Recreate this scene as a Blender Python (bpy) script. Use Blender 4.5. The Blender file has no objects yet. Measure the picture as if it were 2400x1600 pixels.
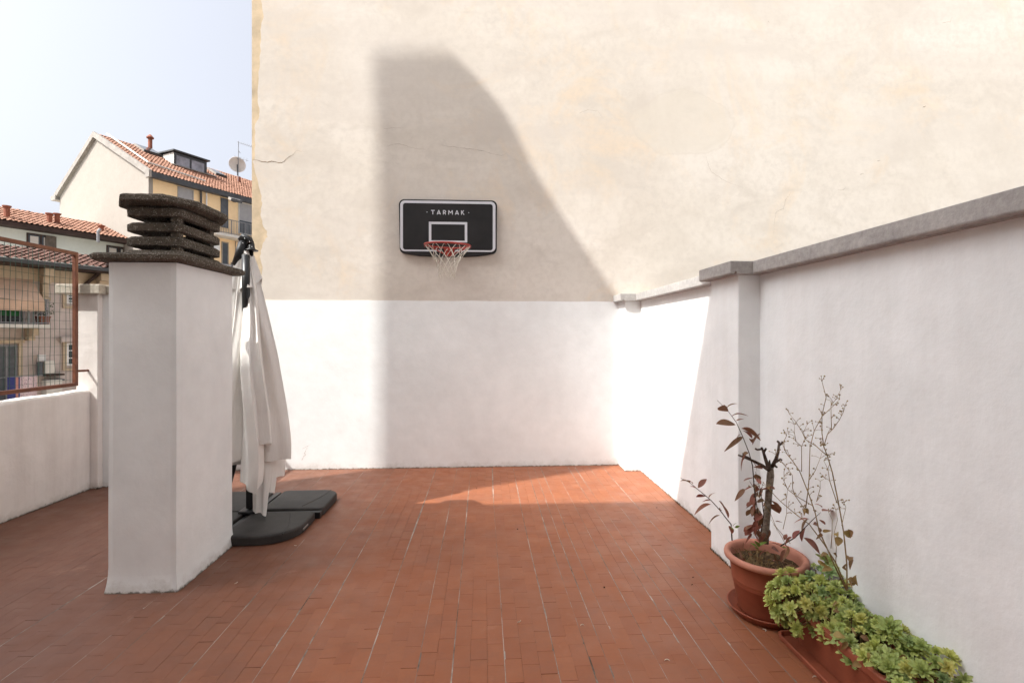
import bpy, bmesh, math, random
import numpy as np
from mathutils import Vector, Matrix, noise as mnoise
random.seed(7)
sc = bpy.context.scene
col = sc.collection
rad = math.radians

# ---------------------------------------------------------------- camera, sky, sun, exposure
F, CXP, HYP, CAMH, PSI = 1155.0, 1200.0, 787.0, 1.4, math.atan(65 / 1155)   # measured on the 2400 px photograph
cam = bpy.data.cameras.new('camera'); cam.sensor_width = 36.0; cam.lens = 36 * F / 2400
cam.shift_y = -13 / 2400; cam.clip_start = 0.05; cam.clip_end = 500
camo = bpy.data.objects.new('camera', cam); col.objects.link(camo)
camo.location = (0, 0, CAMH); camo.rotation_euler = (rad(90), 0, -PSI)
sc.camera = camo

SUN = Vector((0.584, 0.283, -0.760)).normalized()          # direction the light travels
wd = bpy.data.worlds.new('World'); sc.world = wd; wd.use_nodes = True
wn = wd.node_tree; wn.nodes.clear()
wo = wn.nodes.new('ShaderNodeOutputWorld'); wb = wn.nodes.new('ShaderNodeBackground'); ws = wn.nodes.new('ShaderNodeTexSky')
ws.sky_type = 'NISHITA'; ws.sun_disc = False
ws.sun_elevation = math.asin(-SUN.z); ws.sun_rotation = math.atan2(-SUN.x, -SUN.y)
ws.air_density = 0.6; ws.dust_density = 9.5; ws.ozone_density = 0.3; ws.altitude = 120
wb.inputs[1].default_value = 0.15
wh = wn.nodes.new('ShaderNodeMixRGB'); wh.inputs[0].default_value = .35; wh.inputs[2].default_value = (2.45, 2.22, 2.16, 1)   # thin even high haze
wq = wn.nodes.new('ShaderNodeHueSaturation'); wq.inputs['Saturation'].default_value = .45; wn.links.new(ws.outputs[0], wq.inputs['Color'])
wn.links.new(wq.outputs[0], wh.inputs[1]); wn.links.new(wh.outputs[0], wb.inputs[0]); wn.links.new(wb.outputs[0], wo.inputs[0])
sl = bpy.data.lights.new('sun', 'SUN'); sl.energy = 2.8; sl.angle = rad(0.27); sl.color = (1.0, 0.93, 0.83)
so = bpy.data.objects.new('sun', sl); col.objects.link(so); so.location = (-8, -4, 14)
so.rotation_euler = SUN.to_track_quat('-Z', 'Y').to_euler()
vs = sc.view_settings
vs.view_transform = 'Standard'; vs.look = 'None'; vs.gamma = 1; vs.exposure = 1.42; vs.use_curve_mapping = False
vs.use_white_balance = True; vs.white_balance_temperature = 6050; vs.white_balance_tint = 7
sc.cycles.max_bounces = 10; sc.cycles.diffuse_bounces = 6; sc.cycles.use_denoising = True

# ---------------------------------------------------------------- helpers
cP, sP = math.cos(PSI), math.sin(PSI)
CAM = Vector((0, 0, CAMH))
def ray(px, py):
    u = (px - CXP) / F; v = (HYP - py) / F
    return Vector((u * cP + sP, cP - u * sP, v))
def at(px, py, d): return CAM + ray(px, py) * d                       # a point at depth d
def onY(px, py, Y): r = ray(px, py); return CAM + r * (Y / r.y)
def onP(px, py, O, n): r = ray(px, py); return CAM + r * ((O - CAM).dot(n) / r.dot(n))
def pix(P):
    x, y, z = P[0], P[1], P[2] - CAMH
    zc = y * cP + x * sP
    return CXP + F * (x * cP - y * sP) / zc, HYP - F * z / zc, zc

def wloc(o):
    v = Vector((0, 0, 0))
    while o is not None: v += o.location; o = o.parent
    return v
def tag(o, label=None, cat=None, group=None, kind=None):
    if label: o['label'] = label
    if cat: o['category'] = cat
    if group: o['group'] = group
    if kind: o['kind'] = kind
    return o
def thing(name, loc, label, cat, group=None):
    o = bpy.data.objects.new(name, None); col.objects.link(o); o.location = loc; o.empty_display_size = .1
    return tag(o, label, cat, group)
def inst(name, me, M, parent=None):
    o = bpy.data.objects.new(name, me); col.objects.link(o)
    if parent is not None:
        o.parent = parent; o.matrix_basis = Matrix.Translation(-wloc(parent)) @ M
    else: o.matrix_basis = M
    return o

class MB:
    def __init__(s): s.v = []; s.f = []
    def add(s, vs, fs):
        n = len(s.v); s.v += [tuple(p) for p in vs]; s.f += [tuple(i + n for i in f) for f in fs]; return s
    def box(s, x0, x1, y0, y1, z0, z1):
        return s.add([(x0,y0,z0),(x1,y0,z0),(x1,y1,z0),(x0,y1,z0),(x0,y0,z1),(x1,y0,z1),(x1,y1,z1),(x0,y1,z1)],
                     [(0,3,2,1),(4,5,6,7),(0,1,5,4),(1,2,6,5),(2,3,7,6),(3,0,4,7)])
    def obox(s, O, A, B, C):                                   # box from a corner and three edge vectors
        P = [O, O+A, O+A+B, O+B]; P += [p + C for p in P]
        fs = [(0,3,2,1),(4,5,6,7),(0,1,5,4),(1,2,6,5),(2,3,7,6),(3,0,4,7)]
        if A.cross(B).dot(C) < 0: fs = [f[::-1] for f in fs]
        return s.add(P, fs)
    def prism(s, poly, f0, f1):                                # poly of 2d points, f0/f1 map a 2d point to 3d
        n = len(poly)
        return s.add([f0(*p) for p in poly] + [f1(*p) for p in poly],
                     [tuple(range(n))[::-1], tuple(range(n, 2*n))] + [(i, (i+1) % n, n+(i+1) % n, n+i) for i in range(n)])
    def tube(s, pts, r, n=8, cap=True):
        pts = [Vector(p) for p in pts]; m = len(pts)
        rs = r if isinstance(r, (list, tuple)) else [r] * m
        T = []
        for i in range(m):
            t = pts[min(i+1, m-1)] - pts[max(i-1, 0)]; T.append(t.normalized() if t.length > 1e-9 else Vector((0,0,1)))
        a = T[0].orthogonal().normalized(); V = []
        for i in range(m):
            a = (a - T[i] * a.dot(T[i])); a = a.normalized() if a.length > 1e-6 else T[i].orthogonal().normalized()
            b = T[i].cross(a)
            for k in range(n):
                t = 2*math.pi*k/n; V.append(pts[i] + (a*math.cos(t) + b*math.sin(t)) * rs[i])
        fs = [(i*n+k, i*n+(k+1) % n, (i+1)*n+(k+1) % n, (i+1)*n+k) for i in range(m-1) for k in range(n)]
        if cap: fs += [tuple(range(n))[::-1], tuple(range((m-1)*n, m*n))]
        return s.add(V, fs)
    def lathe(s, prof, c, n=48, closed=False):
        V = [(c[0] + r*math.cos(2*math.pi*k/n), c[1] + r*math.sin(2*math.pi*k/n), c[2] + z) for r, z in prof for k in range(n)]
        m = len(prof)
        fs = [(i*n+k, i*n+(k+1) % n, (i+1)*n+(k+1) % n, (i+1)*n+k) for i in range(m-1) for k in range(n)]
        return s.add(V, fs)
    def grid(s, fn, nu, nv):
        V = [fn(i/nu, j/nv) for j in range(nv+1) for i in range(nu+1)]
        w = nu + 1
        return s.add(V, [(j*w+i, j*w+i+1, (j+1)*w+i+1, (j+1)*w+i) for j in range(nv) for i in range(nu)])
    def mesh(s, name, mat, smooth=False):
        me = bpy.data.meshes.new(name); me.from_pydata(s.v, [], s.f); me.update()
        if mat: me.materials.append(mat)
        if smooth: me.polygons.foreach_set('use_smooth', [True] * len(me.polygons))
        return me
    def build(s, name, mat, parent=None, smooth=False, bevel=0, seg=2, angle=None):
        if parent is not None:
            L = wloc(parent); s.v = [(p[0]-L.x, p[1]-L.y, p[2]-L.z) for p in s.v]
        me = s.mesh(name, mat, smooth)
        o = bpy.data.objects.new(name, me); col.objects.link(o); o.parent = parent
        if bevel:
            b = o.modifiers.new('bevel', 'BEVEL'); b.width = bevel; b.segments = seg; b.limit_method = 'ANGLE'; b.angle_limit = rad(40)
        return o
def recalc(o):
    bm = bmesh.new(); bm.from_mesh(o.data); bmesh.ops.recalc_face_normals(bm, faces=bm.faces); bm.to_mesh(o.data); bm.free(); return o
def rrect(x0, x1, y0, y1, r, seg=6):                            # rounded rectangle, r = one radius or four (bl, br, tr, tl)
    rs = r if isinstance(r, (list, tuple)) else [r]*4; P = []
    for (cx, cy, a0), q in zip([(x0, y0, 180), (x1, y0, 270), (x1, y1, 0), (x0, y1, 90)], rs):
        sx = 1 if cx == x0 else -1; sy = 1 if cy == y0 else -1
        for k in range(seg+1):
            t = rad(a0 + 90*k/seg); P.append((cx + sx*q + q*math.cos(t), cy + sy*q + q*math.sin(t)))
    return P

# ---------------------------------------------------------------- procedural materials
class Mat:
    def __init__(s, name, rough=.8, spec=.3):
        s.m = bpy.data.materials.new(name); s.m.use_nodes = True; s.t = s.m.node_tree
        s.b = s.t.nodes['Principled BSDF']; s.set('Roughness', rough); s.set('Specular IOR Level', spec)
        s.P = s.t.nodes.new('ShaderNodeNewGeometry').outputs['Position']
    def L(s, a, b): s.t.links.new(a, b)
    def n(s, t, **kw):
        q = s.t.nodes.new('ShaderNode' + t)
        for k, v in kw.items(): setattr(q, k, v)
        return q
    def put(s, sock, v):
        if isinstance(v, bpy.types.NodeSocket): s.L(v, sock)
        else: sock.default_value = (v + (1,) if isinstance(v, tuple) and len(v) == 3 and sock.type == 'RGBA' else v)
    def set(s, k, v): s.put(s.b.inputs[k], v); return s
    def map(s, scale=(1,1,1), loc=(0,0,0), rot=(0,0,0), src=None):
        q = s.n('Mapping'); s.L(src or s.P, q.inputs[0]); q.inputs[1].default_value = loc; q.inputs[2].default_value = rot; q.inputs[3].default_value = scale; return q.outputs[0]
    def obj(s): return s.n('TexCoord').outputs['Object']
    def noise(s, scale, detail=4, rough=.55, vec=None, dist=0):
        q = s.n('TexNoise'); s.L(vec or s.P, q.inputs['Vector']); q.inputs['Scale'].default_value = scale; q.inputs['Detail'].default_value = detail
        q.inputs['Roughness'].default_value = rough; q.inputs['Distortion'].default_value = dist; return q.outputs[0]
    def voro(s, scale, vec=None, feature='F1'):
        q = s.n('TexVoronoi', feature=feature); s.L(vec or s.P, q.inputs['Vector']); q.inputs['Scale'].default_value = scale; return q.outputs['Distance']
    def ramp(s, fac, stops):
        q = s.n('ValToRGB'); e = q.color_ramp.elements
        while len(e) < len(stops): e.new(.5)
        for i, (p, c) in enumerate(stops):
            e[i].position = p; e[i].color = (c, c, c, 1) if not isinstance(c, tuple) else c + (1,)
        s.L(fac, q.inputs[0]); return q.outputs[0]
    def mix(s, fac, a, b, mode='MIX'):
        q = s.n('MixRGB', blend_type=mode); s.put(q.inputs[0], fac); s.put(q.inputs[1], a); s.put(q.inputs[2], b); return q.outputs[0]
    def math(s, op, a, b=0.0):
        q = s.n('Math', operation=op); s.put(q.inputs[0], a); s.put(q.inputs[1], b); return q.outputs[0]
    def sep(s, src=None):
        q = s.n('SeparateXYZ'); s.L(src or s.P, q.inputs[0]); return q.outputs
    def rnd(s): return s.n('ObjectInfo').outputs['Random']
    def bump(s, h, strength=.3, dist=.01):
        q = s.n('Bump'); q.inputs['Strength'].default_value = strength; q.inputs['Distance'].default_value = dist; s.L(h, q.inputs['Height'])
        if s.b.inputs['Normal'].links: s.L(s.b.inputs['Normal'].links[0].from_socket, q.inputs['Normal'])
        s.L(q.outputs[0], s.b.inputs['Normal']); return s
    def color(s, c): s.put(s.b.inputs['Base Color'], c); return s

def simple(name, c, rough=.7, spec=.3, var=.12, scale=8, bump=0, metallic=0):
    m = Mat(name, rough, spec)
    d = tuple(x*(1-var*2) for x in c); l = tuple(min(1, x*(1+var)) for x in c)
    m.color(m.ramp(m.noise(scale, 5, .6), [(.3, d), (.7, l)]))
    if metallic: m.set('Metallic', metallic)
    if bump: m.bump(m.noise(scale*12, 4), bump, .004)
    return m.m

def plaster(name, c, grime=.5, streak=0, roughness=1.0, mott=.06, warm=None):
    m = Mat(name, .9, .15)
    a = m.noise(1.3, 5, .6); b = m.noise(7, 5, .6)
    lo = tuple(x*(1-mott*1.6) for x in c); hi = tuple(min(.9, x*(1+mott)) for x in c)
    cc = m.ramp(m.mix(.45, a, b), [(.3, lo), (.7, hi)])
    z = m.sep()[2]
    if streak:                                                  # rain streaks running down from the top edge
        st = m.ramp(m.noise(1, 6, .7, m.map((7, 7, .55))), [(.42, 0.0), (.75, 1.0)])
        cc = m.mix(m.math('MULTIPLY', st, streak), cc, (.36, .29, .23))
    if grime:                                                   # splash dirt and moss that clings to the foot
        n = m.noise(9, 6, .7)
        g = m.ramp(m.math('ADD', m.math('MULTIPLY', z, -5.0), m.math('MULTIPLY', n, 1.25)), [(.30, 0.0), (.95, 1.0)])
        cc = m.mix(m.math('MULTIPLY', g, grime), cc, (.30, .25, .19))
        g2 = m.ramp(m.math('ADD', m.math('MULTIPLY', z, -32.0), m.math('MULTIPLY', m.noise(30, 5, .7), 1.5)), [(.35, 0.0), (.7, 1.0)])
        cc = m.mix(m.math('MULTIPLY', g2, .85), cc, (.07, .055, .035))  # thin dark line at the very foot: mould, with crevice shade painted in
    m.color(cc)
    m.bump(m.noise(2.2, 3, .5), .35*roughness, .03)
    m.bump(m.noise(24, 6, .65), .30*roughness, .008)
    m.bump(m.noise(140, 3, .6), .12*roughness, .002)
    return m.m

W_WHITE = plaster('white_plaster', (.84, .852, .85), .6, streak=.10)
W_BAND = plaster('white_wall_paint', (.84, .852, .85), .5, roughness=.7)
W_CHIM = plaster('chimney_plaster', (.83, .842, .84), .7, roughness=.9)
W_LOW = plaster('streaked_plaster', (.84, .79, .75), .6, streak=.20, roughness=1.3)

def make_cream():
    m = Mat('cream_render', .92, .12)
    w = m.map((.7, 1, 1.25))
    big = m.noise(.55, 6, .62, w, .4); mid = m.noise(2.3, 7, .65, w, .6); fine = m.noise(14, 6, .65)
    c = m.ramp(big, [(.25, (.555, .50, .435)), (.5, (.65, .595, .53)), (.75, (.70, .65, .595))])
    c = m.mix(m.ramp(mid, [(.48, 0.0), (.68, .7)]), c, (.55, .495, .435))
    c = m.mix(m.ramp(m.noise(1.1, 7, .7, m.map((1, 1, .8), (3.1, 0, 7.7)), .8), [(.52, 0.0), (.66, .75)]), c, (.66, .545, .42))
    c = m.mix(m.ramp(fine, [(.36, .38), (.56, 0.0)]), c, (.53, .475, .42))
    c = m.mix(m.ramp(m.noise(4.5, 8, .72, m.map((.8, 1, 1.5), (2, 5, 8)), 1.0), [(.54, 0.0), (.72, .48)]), c, (.51, .465, .42))
    c = m.mix(m.ramp(m.noise(.8, 6, .7, m.map((1, 1, .7), (12, 5, 3)), .5), [(.48, 0.0), (.66, .45)]), c, (.70, .65, .595))
    # rising damp just above the painted band, and darker fronts in horizontal lifts
    z = m.sep()[2]
    dp = m.ramp(m.math('ADD', m.math('MULTIPLY', z, -1.3), m.math('MULTIPLY', m.noise(2.4, 6, .7, m.map((1, 1, 1), (9, 2, 1))), 1.8)), [(0.0, 0.0), (.02, 0.0)])
    lift = m.ramp(m.noise(1.0, 6, .7, m.map((.35, 1, 2.6), (5, 0, 2))), [(.50, 0.0), (.70, .75)])
    c = m.mix(lift, c, (.59, .535, .48))
    # a round patched repair high on the right
    X = m.sep(); dx = m.math('MULTIPLY', m.math('SUBTRACT', X[0], 2.18), 1.72); dz = m.math('MULTIPLY', m.math('SUBTRACT', X[2], 3.72), 2.75)
    r = m.math('SQRT', m.math('ADD', m.math('MULTIPLY', dx, dx), m.math('MULTIPLY', dz, dz)))
    r = m.math('ADD', r, m.math('MULTIPLY', m.math('SUBTRACT', m.noise(2.5, 5, .6), .5), .6))
    c = m.mix(m.ramp(r, [(.85, .55), (1.0, 0.0)]), c, (.60, .545, .47))
    c = m.mix(m.ramp(m.math('ABSOLUTE', m.math('SUBTRACT', r, .96)), [(.0, .45), (.035, 0.0)]), c, (.56, .50, .43))
    m.color(c)
    m.bump(m.noise(1.1, 3, .5), .12, .04); m.bump(m.noise(9, 6, .65), .10, .010); m.bump(m.noise(70, 4, .6), .14, .003)
    return m.m
W_CREAM = make_cream()
W_OCHRE = simple('old_ochre_render', (.60, .485, .34), .95, .1, .14, 5, .5)

def make_tile(name, stuff):
    m = Mat(name, .55, .35)
    if stuff:
        q = m.n('Attribute', attribute_name='rnd'); r = q.outputs['Fac']
    else: r = m.rnd()
    c = m.ramp(r, [(.0, (.245, .083, .037)), (.35, (.258, .088, .038)), (.7, (.275, .095, .041)), (1.0, (.250, .087, .040))])
    c = m.mix(m.ramp(m.noise(1.1, 6, .65), [(.42, 0.0), (.75, .45)]), c, (.175, .080, .050))
    c = m.mix(m.ramp(m.noise(5, 6, .7), [(.52, 0.0), (.80, .4)]), c, (.14, .072, .050))
    c = m.mix(m.ramp(m.noise(3.3, 7, .75, m.map((1, 1, 1), (4, 8, 1)), .8), [(.60, 0.0), (.78, .30)]), c, (.40, .23, .165))
    c = m.mix(m.ramp(m.noise(60, 4, .6), [(.3, .2), (.5, 0.0)]), c, (.16, .07, .05))
    # greyer, darker tone growing towards the left part of the floor
    gx = m.ramp(m.math('ADD', m.math('MULTIPLY', m.sep()[0], -.42), m.math('MULTIPLY', m.noise(1.2, 6, .7), .5)), [(.55, 0.0), (1.75, .60)])
    c = m.mix(gx, c, (.105, .062, .048))
    # pale scuffs and lime bloom
    c = m.mix(m.ramp(m.noise(2.2, 7, .8, m.map((1, .6, 1), (7, 3, 0)), 1.2), [(.62, 0.0), (.74, .35)]), c, (.40, .25, .18))
    m.color(c)
    m.set('Roughness', m.ramp(m.noise(6, 4), [(.3, .42), (.7, .68)]))
    m.bump(m.noise(160, 4), .12, .002); m.bump(m.noise(14, 3), .10, .005)
    return m.m
M_TILE = make_tile('terracotta_tile', False); M_TILES = make_tile('terracotta_tile_field', True)
def make_grout():
    m = Mat('grout', .95, .1)
    m.color(m.ramp(m.noise(2.1, 6, .7, None, .5), [(.40, (.12, .052, .034)), (.54, (.17, .10, .072)), (.66, (.44, .38, .32))]))
    m.bump(m.noise(90, 4), .5, .002); return m.m
M_GROUT = make_grout()
def make_conc(name, lo, hi, scale, spk=None, b=.5):
    m = Mat(name, .95, .15)
    c = m.ramp(m.mix(.5, m.noise(scale, 6, .7), m.noise(scale*9, 5, .7)), [(.32, lo), (.68, hi)])
    if spk: c = m.mix(m.ramp(m.voro(85), [(.14, .85), (.34, 0.0)]), c, spk)
    m.color(c); m.bump(m.noise(scale*14, 6, .7), b, .008)
    if spk: m.bump(m.voro(85), .6, .008)
    return m.m
M_COPE = make_conc('grey_coping_stone', (.27, .255, .245), (.50, .475, .455), 4)
M_CAPL = make_conc('weathered_pale_stone', (.33, .29, .23), (.60, .55, .47), 6)
M_CHIM = make_conc('dark_aggregate_concrete', (.055, .046, .037), (.165, .140, .112), 7, (.36, .32, .27), .9)

def M_fabric():
    m = Mat('cream_canopy_cloth', .9, .1)
    m.color(m.ramp(m.noise(3, 4), [(.3, (.76, .735, .70)), (.7, (.83, .805, .77))]))
    m.set('Sheen Weight', .15)
    m.bump(m.noise(11, 4, .6, m.map((2.5, 2.5, .5))), .35, .02); m.bump(m.noise(500, 2), .15, .001)
    return m.m
M_CLOTH = M_fabric()
M_BLACK = simple('black_painted_steel', (.013, .013, .014), .38, .45, .2, 20)
M_STEEL = simple('bright_bolt', (.55, .55, .55), .3, .5, .05, 20, 0, .9)
def M_base():
    m = Mat('charcoal_plastic', .62, .35)
    m.color(m.ramp(m.noise(6, 6, .7), [(.3, (.022, .020, .019)), (.7, (.046, .042, .039))])); m.bump(m.noise(220, 3), .25, .002); return m.m
M_BASE = M_base()
M_BOARD = simple('black_backboard_plastic', (.013, .012, .013), .45, .35, .2, 6)
M_PRINT = simple('white_print', (.62, .62, .66), .6, .3, .04, 9)
M_RIM = simple('red_rim_paint', (.34, .035, .022), .45, .4, .12, 30)
M_NET = simple('white_net_cord', (.66, .62, .54), .9, .1, .08, 40)
M_POT = simple('terracotta_plastic', (.27, .075, .038), .55, .3, .10, 9, .06)
M_POTR = simple('sun_faded_terracotta_plastic', (.46, .20, .135), .6, .3, .10, 9, .06)
M_SOIL = simple('dry_soil', (.085, .055, .03), .95, .1, .35, 60, .8)
M_BARK = simple('grey_brown_bark', (.27, .225, .18), .95, .1, .30, 70, .9)
M_TWIG = simple('dark_twig', (.095, .068, .055), .9, .1, .3, 60, .5)
M_STEM = simple('dry_straw_stem', (.29, .205, .10), .85, .2, .25, 30)
M_SEED = simple('pale_seed_head', (.36, .28, .17), .9, .1, .3, 90)
M_RUST = simple('brown_railing_paint', (.17, .062, .034), .55, .35, .18, 14)
M_WIRE = simple('green_coated_wire', (.025, .075, .058), .5, .4, .1, 30)
def leafmat(name, cs, rough=.55, trans=.25):
    m = Mat(name, rough, .35)
    c = m.ramp(m.rnd(), [(i/(len(cs)-1), q) for i, q in enumerate(cs)])
    c = m.mix(m.ramp(m.noise(70, 3), [(.4, .35), (.65, 0.0)]), c, tuple(x*.6 for x in cs[0]))
    m.color(c)
    tr = m.n('BsdfTranslucent'); m.L(c, tr.inputs[0]); mx = m.n('MixShader'); mx.inputs[0].default_value = trans
    out = m.t.nodes['Material Output']; m.L(m.b.outputs[0], mx.inputs[1]); m.L(tr.outputs[0], mx.inputs[2]); m.L(mx.outputs[0], out.inputs[0])
    return m.m
M_RED = leafmat('red_brown_leaf', [(.19, .115, .06), (.26, .075, .055), (.32, .11, .075), (.20, .125, .06), (.25, .06, .05), (.24, .15, .07)])
M_GRN = leafmat('green_leaf', [(.12, .19, .03), (.19, .24, .05)])
M_DRYL = leafmat('dry_yellow_leaf', [(.30, .20, .07), (.16, .08, .04), (.36, .27, .08)])
M_SED = leafmat('sedum_leaf', [(.36, .45, .15), (.52, .58, .18), (.62, .64, .20), (.33, .44, .20), (.56, .60, .16), (.66, .62, .20)], .5, .32)

# ================================================================ STRUCTURE
# ---- floor: base sheet, the 300 tiles that show largest as parts, the rest as one part
X0, X1, Y0, Y1 = -3.60, 1.62, -0.9, 5.285
floor = MB().box(X0-.3, X1+.2, Y0-.2, Y1+.3, -.25, -.0035).build('floor', M_GROUT); tag(floor, 'terrace floor of red terracotta tiles', None, None, 'structure')
PW, PL = .0735, .1480
wide = [-2.2, -1.97, -1.75, -1.60, -1.26, -.975, -.80, -.50, -.286, -.138, .08, .30, .45, .52, .594, .74, .887, .96, 1.108, 1.255]
tiles = []
nrow = int((X1-X0)/PW) + 2
x00 = -.50 - PW*math.ceil((-.50-X0)/PW)
gapw = []
for i in range(nrow+1):
    xl = x00 + i*PW
    gapw.append(.0085 if abs(xl+.5) < .03 else (random.uniform(.0036, .0064) if any(abs(xl-w) < PW*.5 for w in wide) else random.choice([.0002, .0003, .0005, .0009])))
off = 0.0
for i in range(nrow):
    off += random.choice([.045, .05, .055, .05, -.05, .075])
    y = Y0 - .1 - (off % PL)
    xl0 = x00 + i*PW
    while y < Y1:
        L_ = PL + random.uniform(-.0015, .0015); ym = y + L_/2
        wig = .007*math.sin(ym*.8+i*.03) + .002*math.sin(ym*2.3+i*.4)
        k1 = .35 + 1.1*max(0, mnoise.noise((i*1.7, ym*.9, 0))+.25); k2 = .35 + 1.1*max(0, mnoise.noise(((i+1)*1.7, ym*.9, 0))+.25)
        g = .0014 if mnoise.noise((i*.7, ym*1.3, 5)) > .28 else .0003
        if ym > 4.55 and -1.1 < xl0 < 1.2 and mnoise.noise((xl0*2.2, ym*2.2, 9)) > -.1: g = .0016
        xa, xb = xl0+wig+gapw[i]*k1/2, xl0+PW+wig-gapw[i+1]*k2/2
        ya, yb = y+g, y+L_-g
        xa, xb, ya, yb = max(xa, X0), min(xb, X1), ya, min(yb, Y1)
        if xb-xa > .012 and yb-ya > .012: tiles.append((xa, xb, ya, yb, random.uniform(-.0004, .0002), random.random()))
        y += L_
def tscore(t):
    p = pix(((t[0]+t[1])/2, (t[2]+t[3])/2, 0))
    if t[2] < 1.75 or p[2] < .5 or not (10 < p[0] < 2390 and p[1] < 1590): return 0
    if 240 < p[0] < 560 and p[1] < 1392: return 0
    if (t[1] > 1.36 and t[3] < 2.7): return 0
    return 1/p[2]**3
order = sorted(range(len(tiles)), key=lambda k: -tscore(tiles[k]))
big = set(order[:300])
def tile_geo(xa, xb, ya, yb, z, c=.0005):
    return ([(xa, ya, -.006), (xb, ya, -.006), (xb, yb, -.006), (xa, yb, -.006), (xa, ya, z-c), (xb, ya, z-c), (xb, yb, z-c), (xa, yb, z-c),
             (xa+c, ya+c, z), (xb-c, ya+c, z), (xb-c, yb-c, z), (xa+c, yb-c, z)],
            [(0,1,5,4), (1,2,6,5), (2,3,7,6), (3,0,4,7), (4,5,9,8), (5,6,10,9), (6,7,11,10), (7,4,8,11), (8,9,10,11)])
unit = MB(); unit.add(*tile_geo(-.5*.0725, .5*.0725, -.5*.146, .5*.146, 0)); ume = unit.mesh('tile', M_TILE)
def make_mortar():
    m = Mat('grey_mortar', .95, .1)
    m.color(m.ramp(m.noise(3.5, 6, .7, None, .4), [(.34, (.085, .062, .048)), (.50, (.23, .205, .18)), (.68, (.46, .42, .375))])); m.bump(m.noise(120, 4), .4, .002); return m.m
M_MORT = make_mortar()
for i in range(nrow+1):                                        # the wide joints are filled with pale cement
    if gapw[i] > .002:
        xl = x00 + i*PW; b = MB(); V = []; yy = Y0; k = 0
        while yy < Y1-.01:
            wig = .007*math.sin(yy*.8+i*.03) + .002*math.sin(yy*2.3+i*.4)
            V += [(xl+wig-.0052, yy, -.0005), (xl+wig+.0052, yy, -.0005)]; yy += .12
        b.add(V, [(2*k, 2*k+1, 2*k+3, 2*k+2) for k in range(len(V)//2-1)]); b.build('mortar_line', M_MORT, floor)
tf = MB(); rn = []
for k, t in enumerate(tiles):
    if k in big:
        o = inst('tile', ume, Matrix.LocRotScale(((t[0]+t[1])/2, (t[2]+t[3])/2, t[4]), (Matrix.Rotation(random.uniform(-.004, .004), 3, 'X') @ Matrix.Rotation(random.uniform(-.006, .006), 3, 'Y')).to_quaternion(),
                 ((t[1]-t[0])/.0725, (t[3]-t[2])/.146, 1)), floor)
    else:
        tf.add(*tile_geo(*t[:5])); rn += [t[5]]*9
tfo = tf.build('tile_field', M_TILES, floor); tfo['kind'] = 'stuff'
a = tfo.data.attributes.new('rnd', 'FLOAT', 'FACE'); a.data.foreach_set('value', rn)

ground = MB().box(-150, 150, -60, 240, -13.5, -13).build('ground', simple('street_paving', (.48, .44, .40), .9, .2, .2, .4)); tag(ground, 'street level far below the terrace', None, None, 'structure')

# ---- neighbouring building whose blank side closes the terrace
BW = 5.29; BL = -2.423
nb = thing('neighbour_building', (0, BW, 0), 'tall blank cream rendered building side behind the basketball hoop', 'building')
MB().box(BL, 9, BW, BW+9, -12.9, 11).build('wall', W_OCHRE, nb)
edge_px = [(612,-260),(618,-120),(612,0),(618,40),(610,70),(611,120),(606,170),(603,230),(609,264),(606,280),(598,290),(597,330),(597,372),(592,378),(596,390),(601,418),(612,454),(614,476),(610,503),(617,531),(626,543),(626,555),(615,574),(610,601),(615,626),(612,660),(606,700),(604,715)]
ep = []
for p, q in zip(edge_px, edge_px[1:]):
    for k in range(4):
        t = k/4; P = onY(p[0]+(q[0]-p[0])*t+random.uniform(-1.6, 1.6), p[1]+(q[1]-p[1])*t, BW-.011); ep.append((P.x, P.z))
P = onY(*edge_px[-1], BW-.011); ep.append((P.x, P.z))
ep = [(ep[0][0], 10.9)] + ep
poly = ep[::-1] + [(ep[0][0], 10.95), (8.98, 10.95), (8.98, ep[-1][1])]
co = MB().prism(poly, lambda x, z: (x, BW+.002, z), lambda x, z: (x, BW-.011, z)).build('render_coat', W_CREAM, nb); recalc(co)
bandtop = [(BL+.004, 1.772)] + [(BL + (9-BL)*k/60, 1.772 + random.uniform(-.0035, .0035)) for k in range(1, 60)] + [(8.97, 1.772)]
bp = [(BL+.004, -.02)] + [(8.97, -.02)] + bandtop[::-1]
bo = MB().prism(bp, lambda x, z: (x, BW+.003, z), lambda x, z: (x, BW-.015, z)).build('painted_band', W_BAND, nb); recalc(bo)
M_CRACK = simple('crack_brown', (.30, .225, .16), .95, .1, .2, 20)  # light brown of the cracks themselves
def crack(pts, w, m=M_CRACK, Y=BW-.0125):
    P = []
    for p, q in zip(pts, pts[1:]):
        for k in range(5):
            t = k/5; P.append(onY(p[0]+(q[0]-p[0])*t+random.uniform(-1, 1), p[1]+(q[1]-p[1])*t+random.uniform(-1, 1), Y))
    P.append(onY(*pts[-1], Y)); b = MB(); n = len(P)
    V = []
    for i, p in enumerate(P):
        t = (P[min(i+1, n-1)]-P[max(i-1, 0)]).normalized(); nn = Vector((-t.z, 0, t.x)); ww = .7*w*(.15+.85*math.sin(math.pi*min(1, (i+1)/(n)*1.0)**.7))*random.uniform(.4, 1.2)
        V += [p+nn*ww/2, p-nn*ww/2]
    b.add(V, [(2*i, 2*i+1, 2*i+3, 2*i+2) for i in range(n-1)]); return b.build('crack', m, nb)
c8 = lambda L: [(560+x/3.265, 240+y/3.265) for x, y in L]; c5 = lambda L: [(560+x/2.1778, y/2.1778) for x, y in L]; c6 = lambda L: [(1400+x/2.352, y/2.352) for x, y in L]
crack(c8([(105,440),(150,445),(215,460),(250,452),(320,462),(345,455),(375,420),(415,400),(442,368)]), .011)
crack(c8([(442,368),(470,375),(497,378)]), .003)
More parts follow.
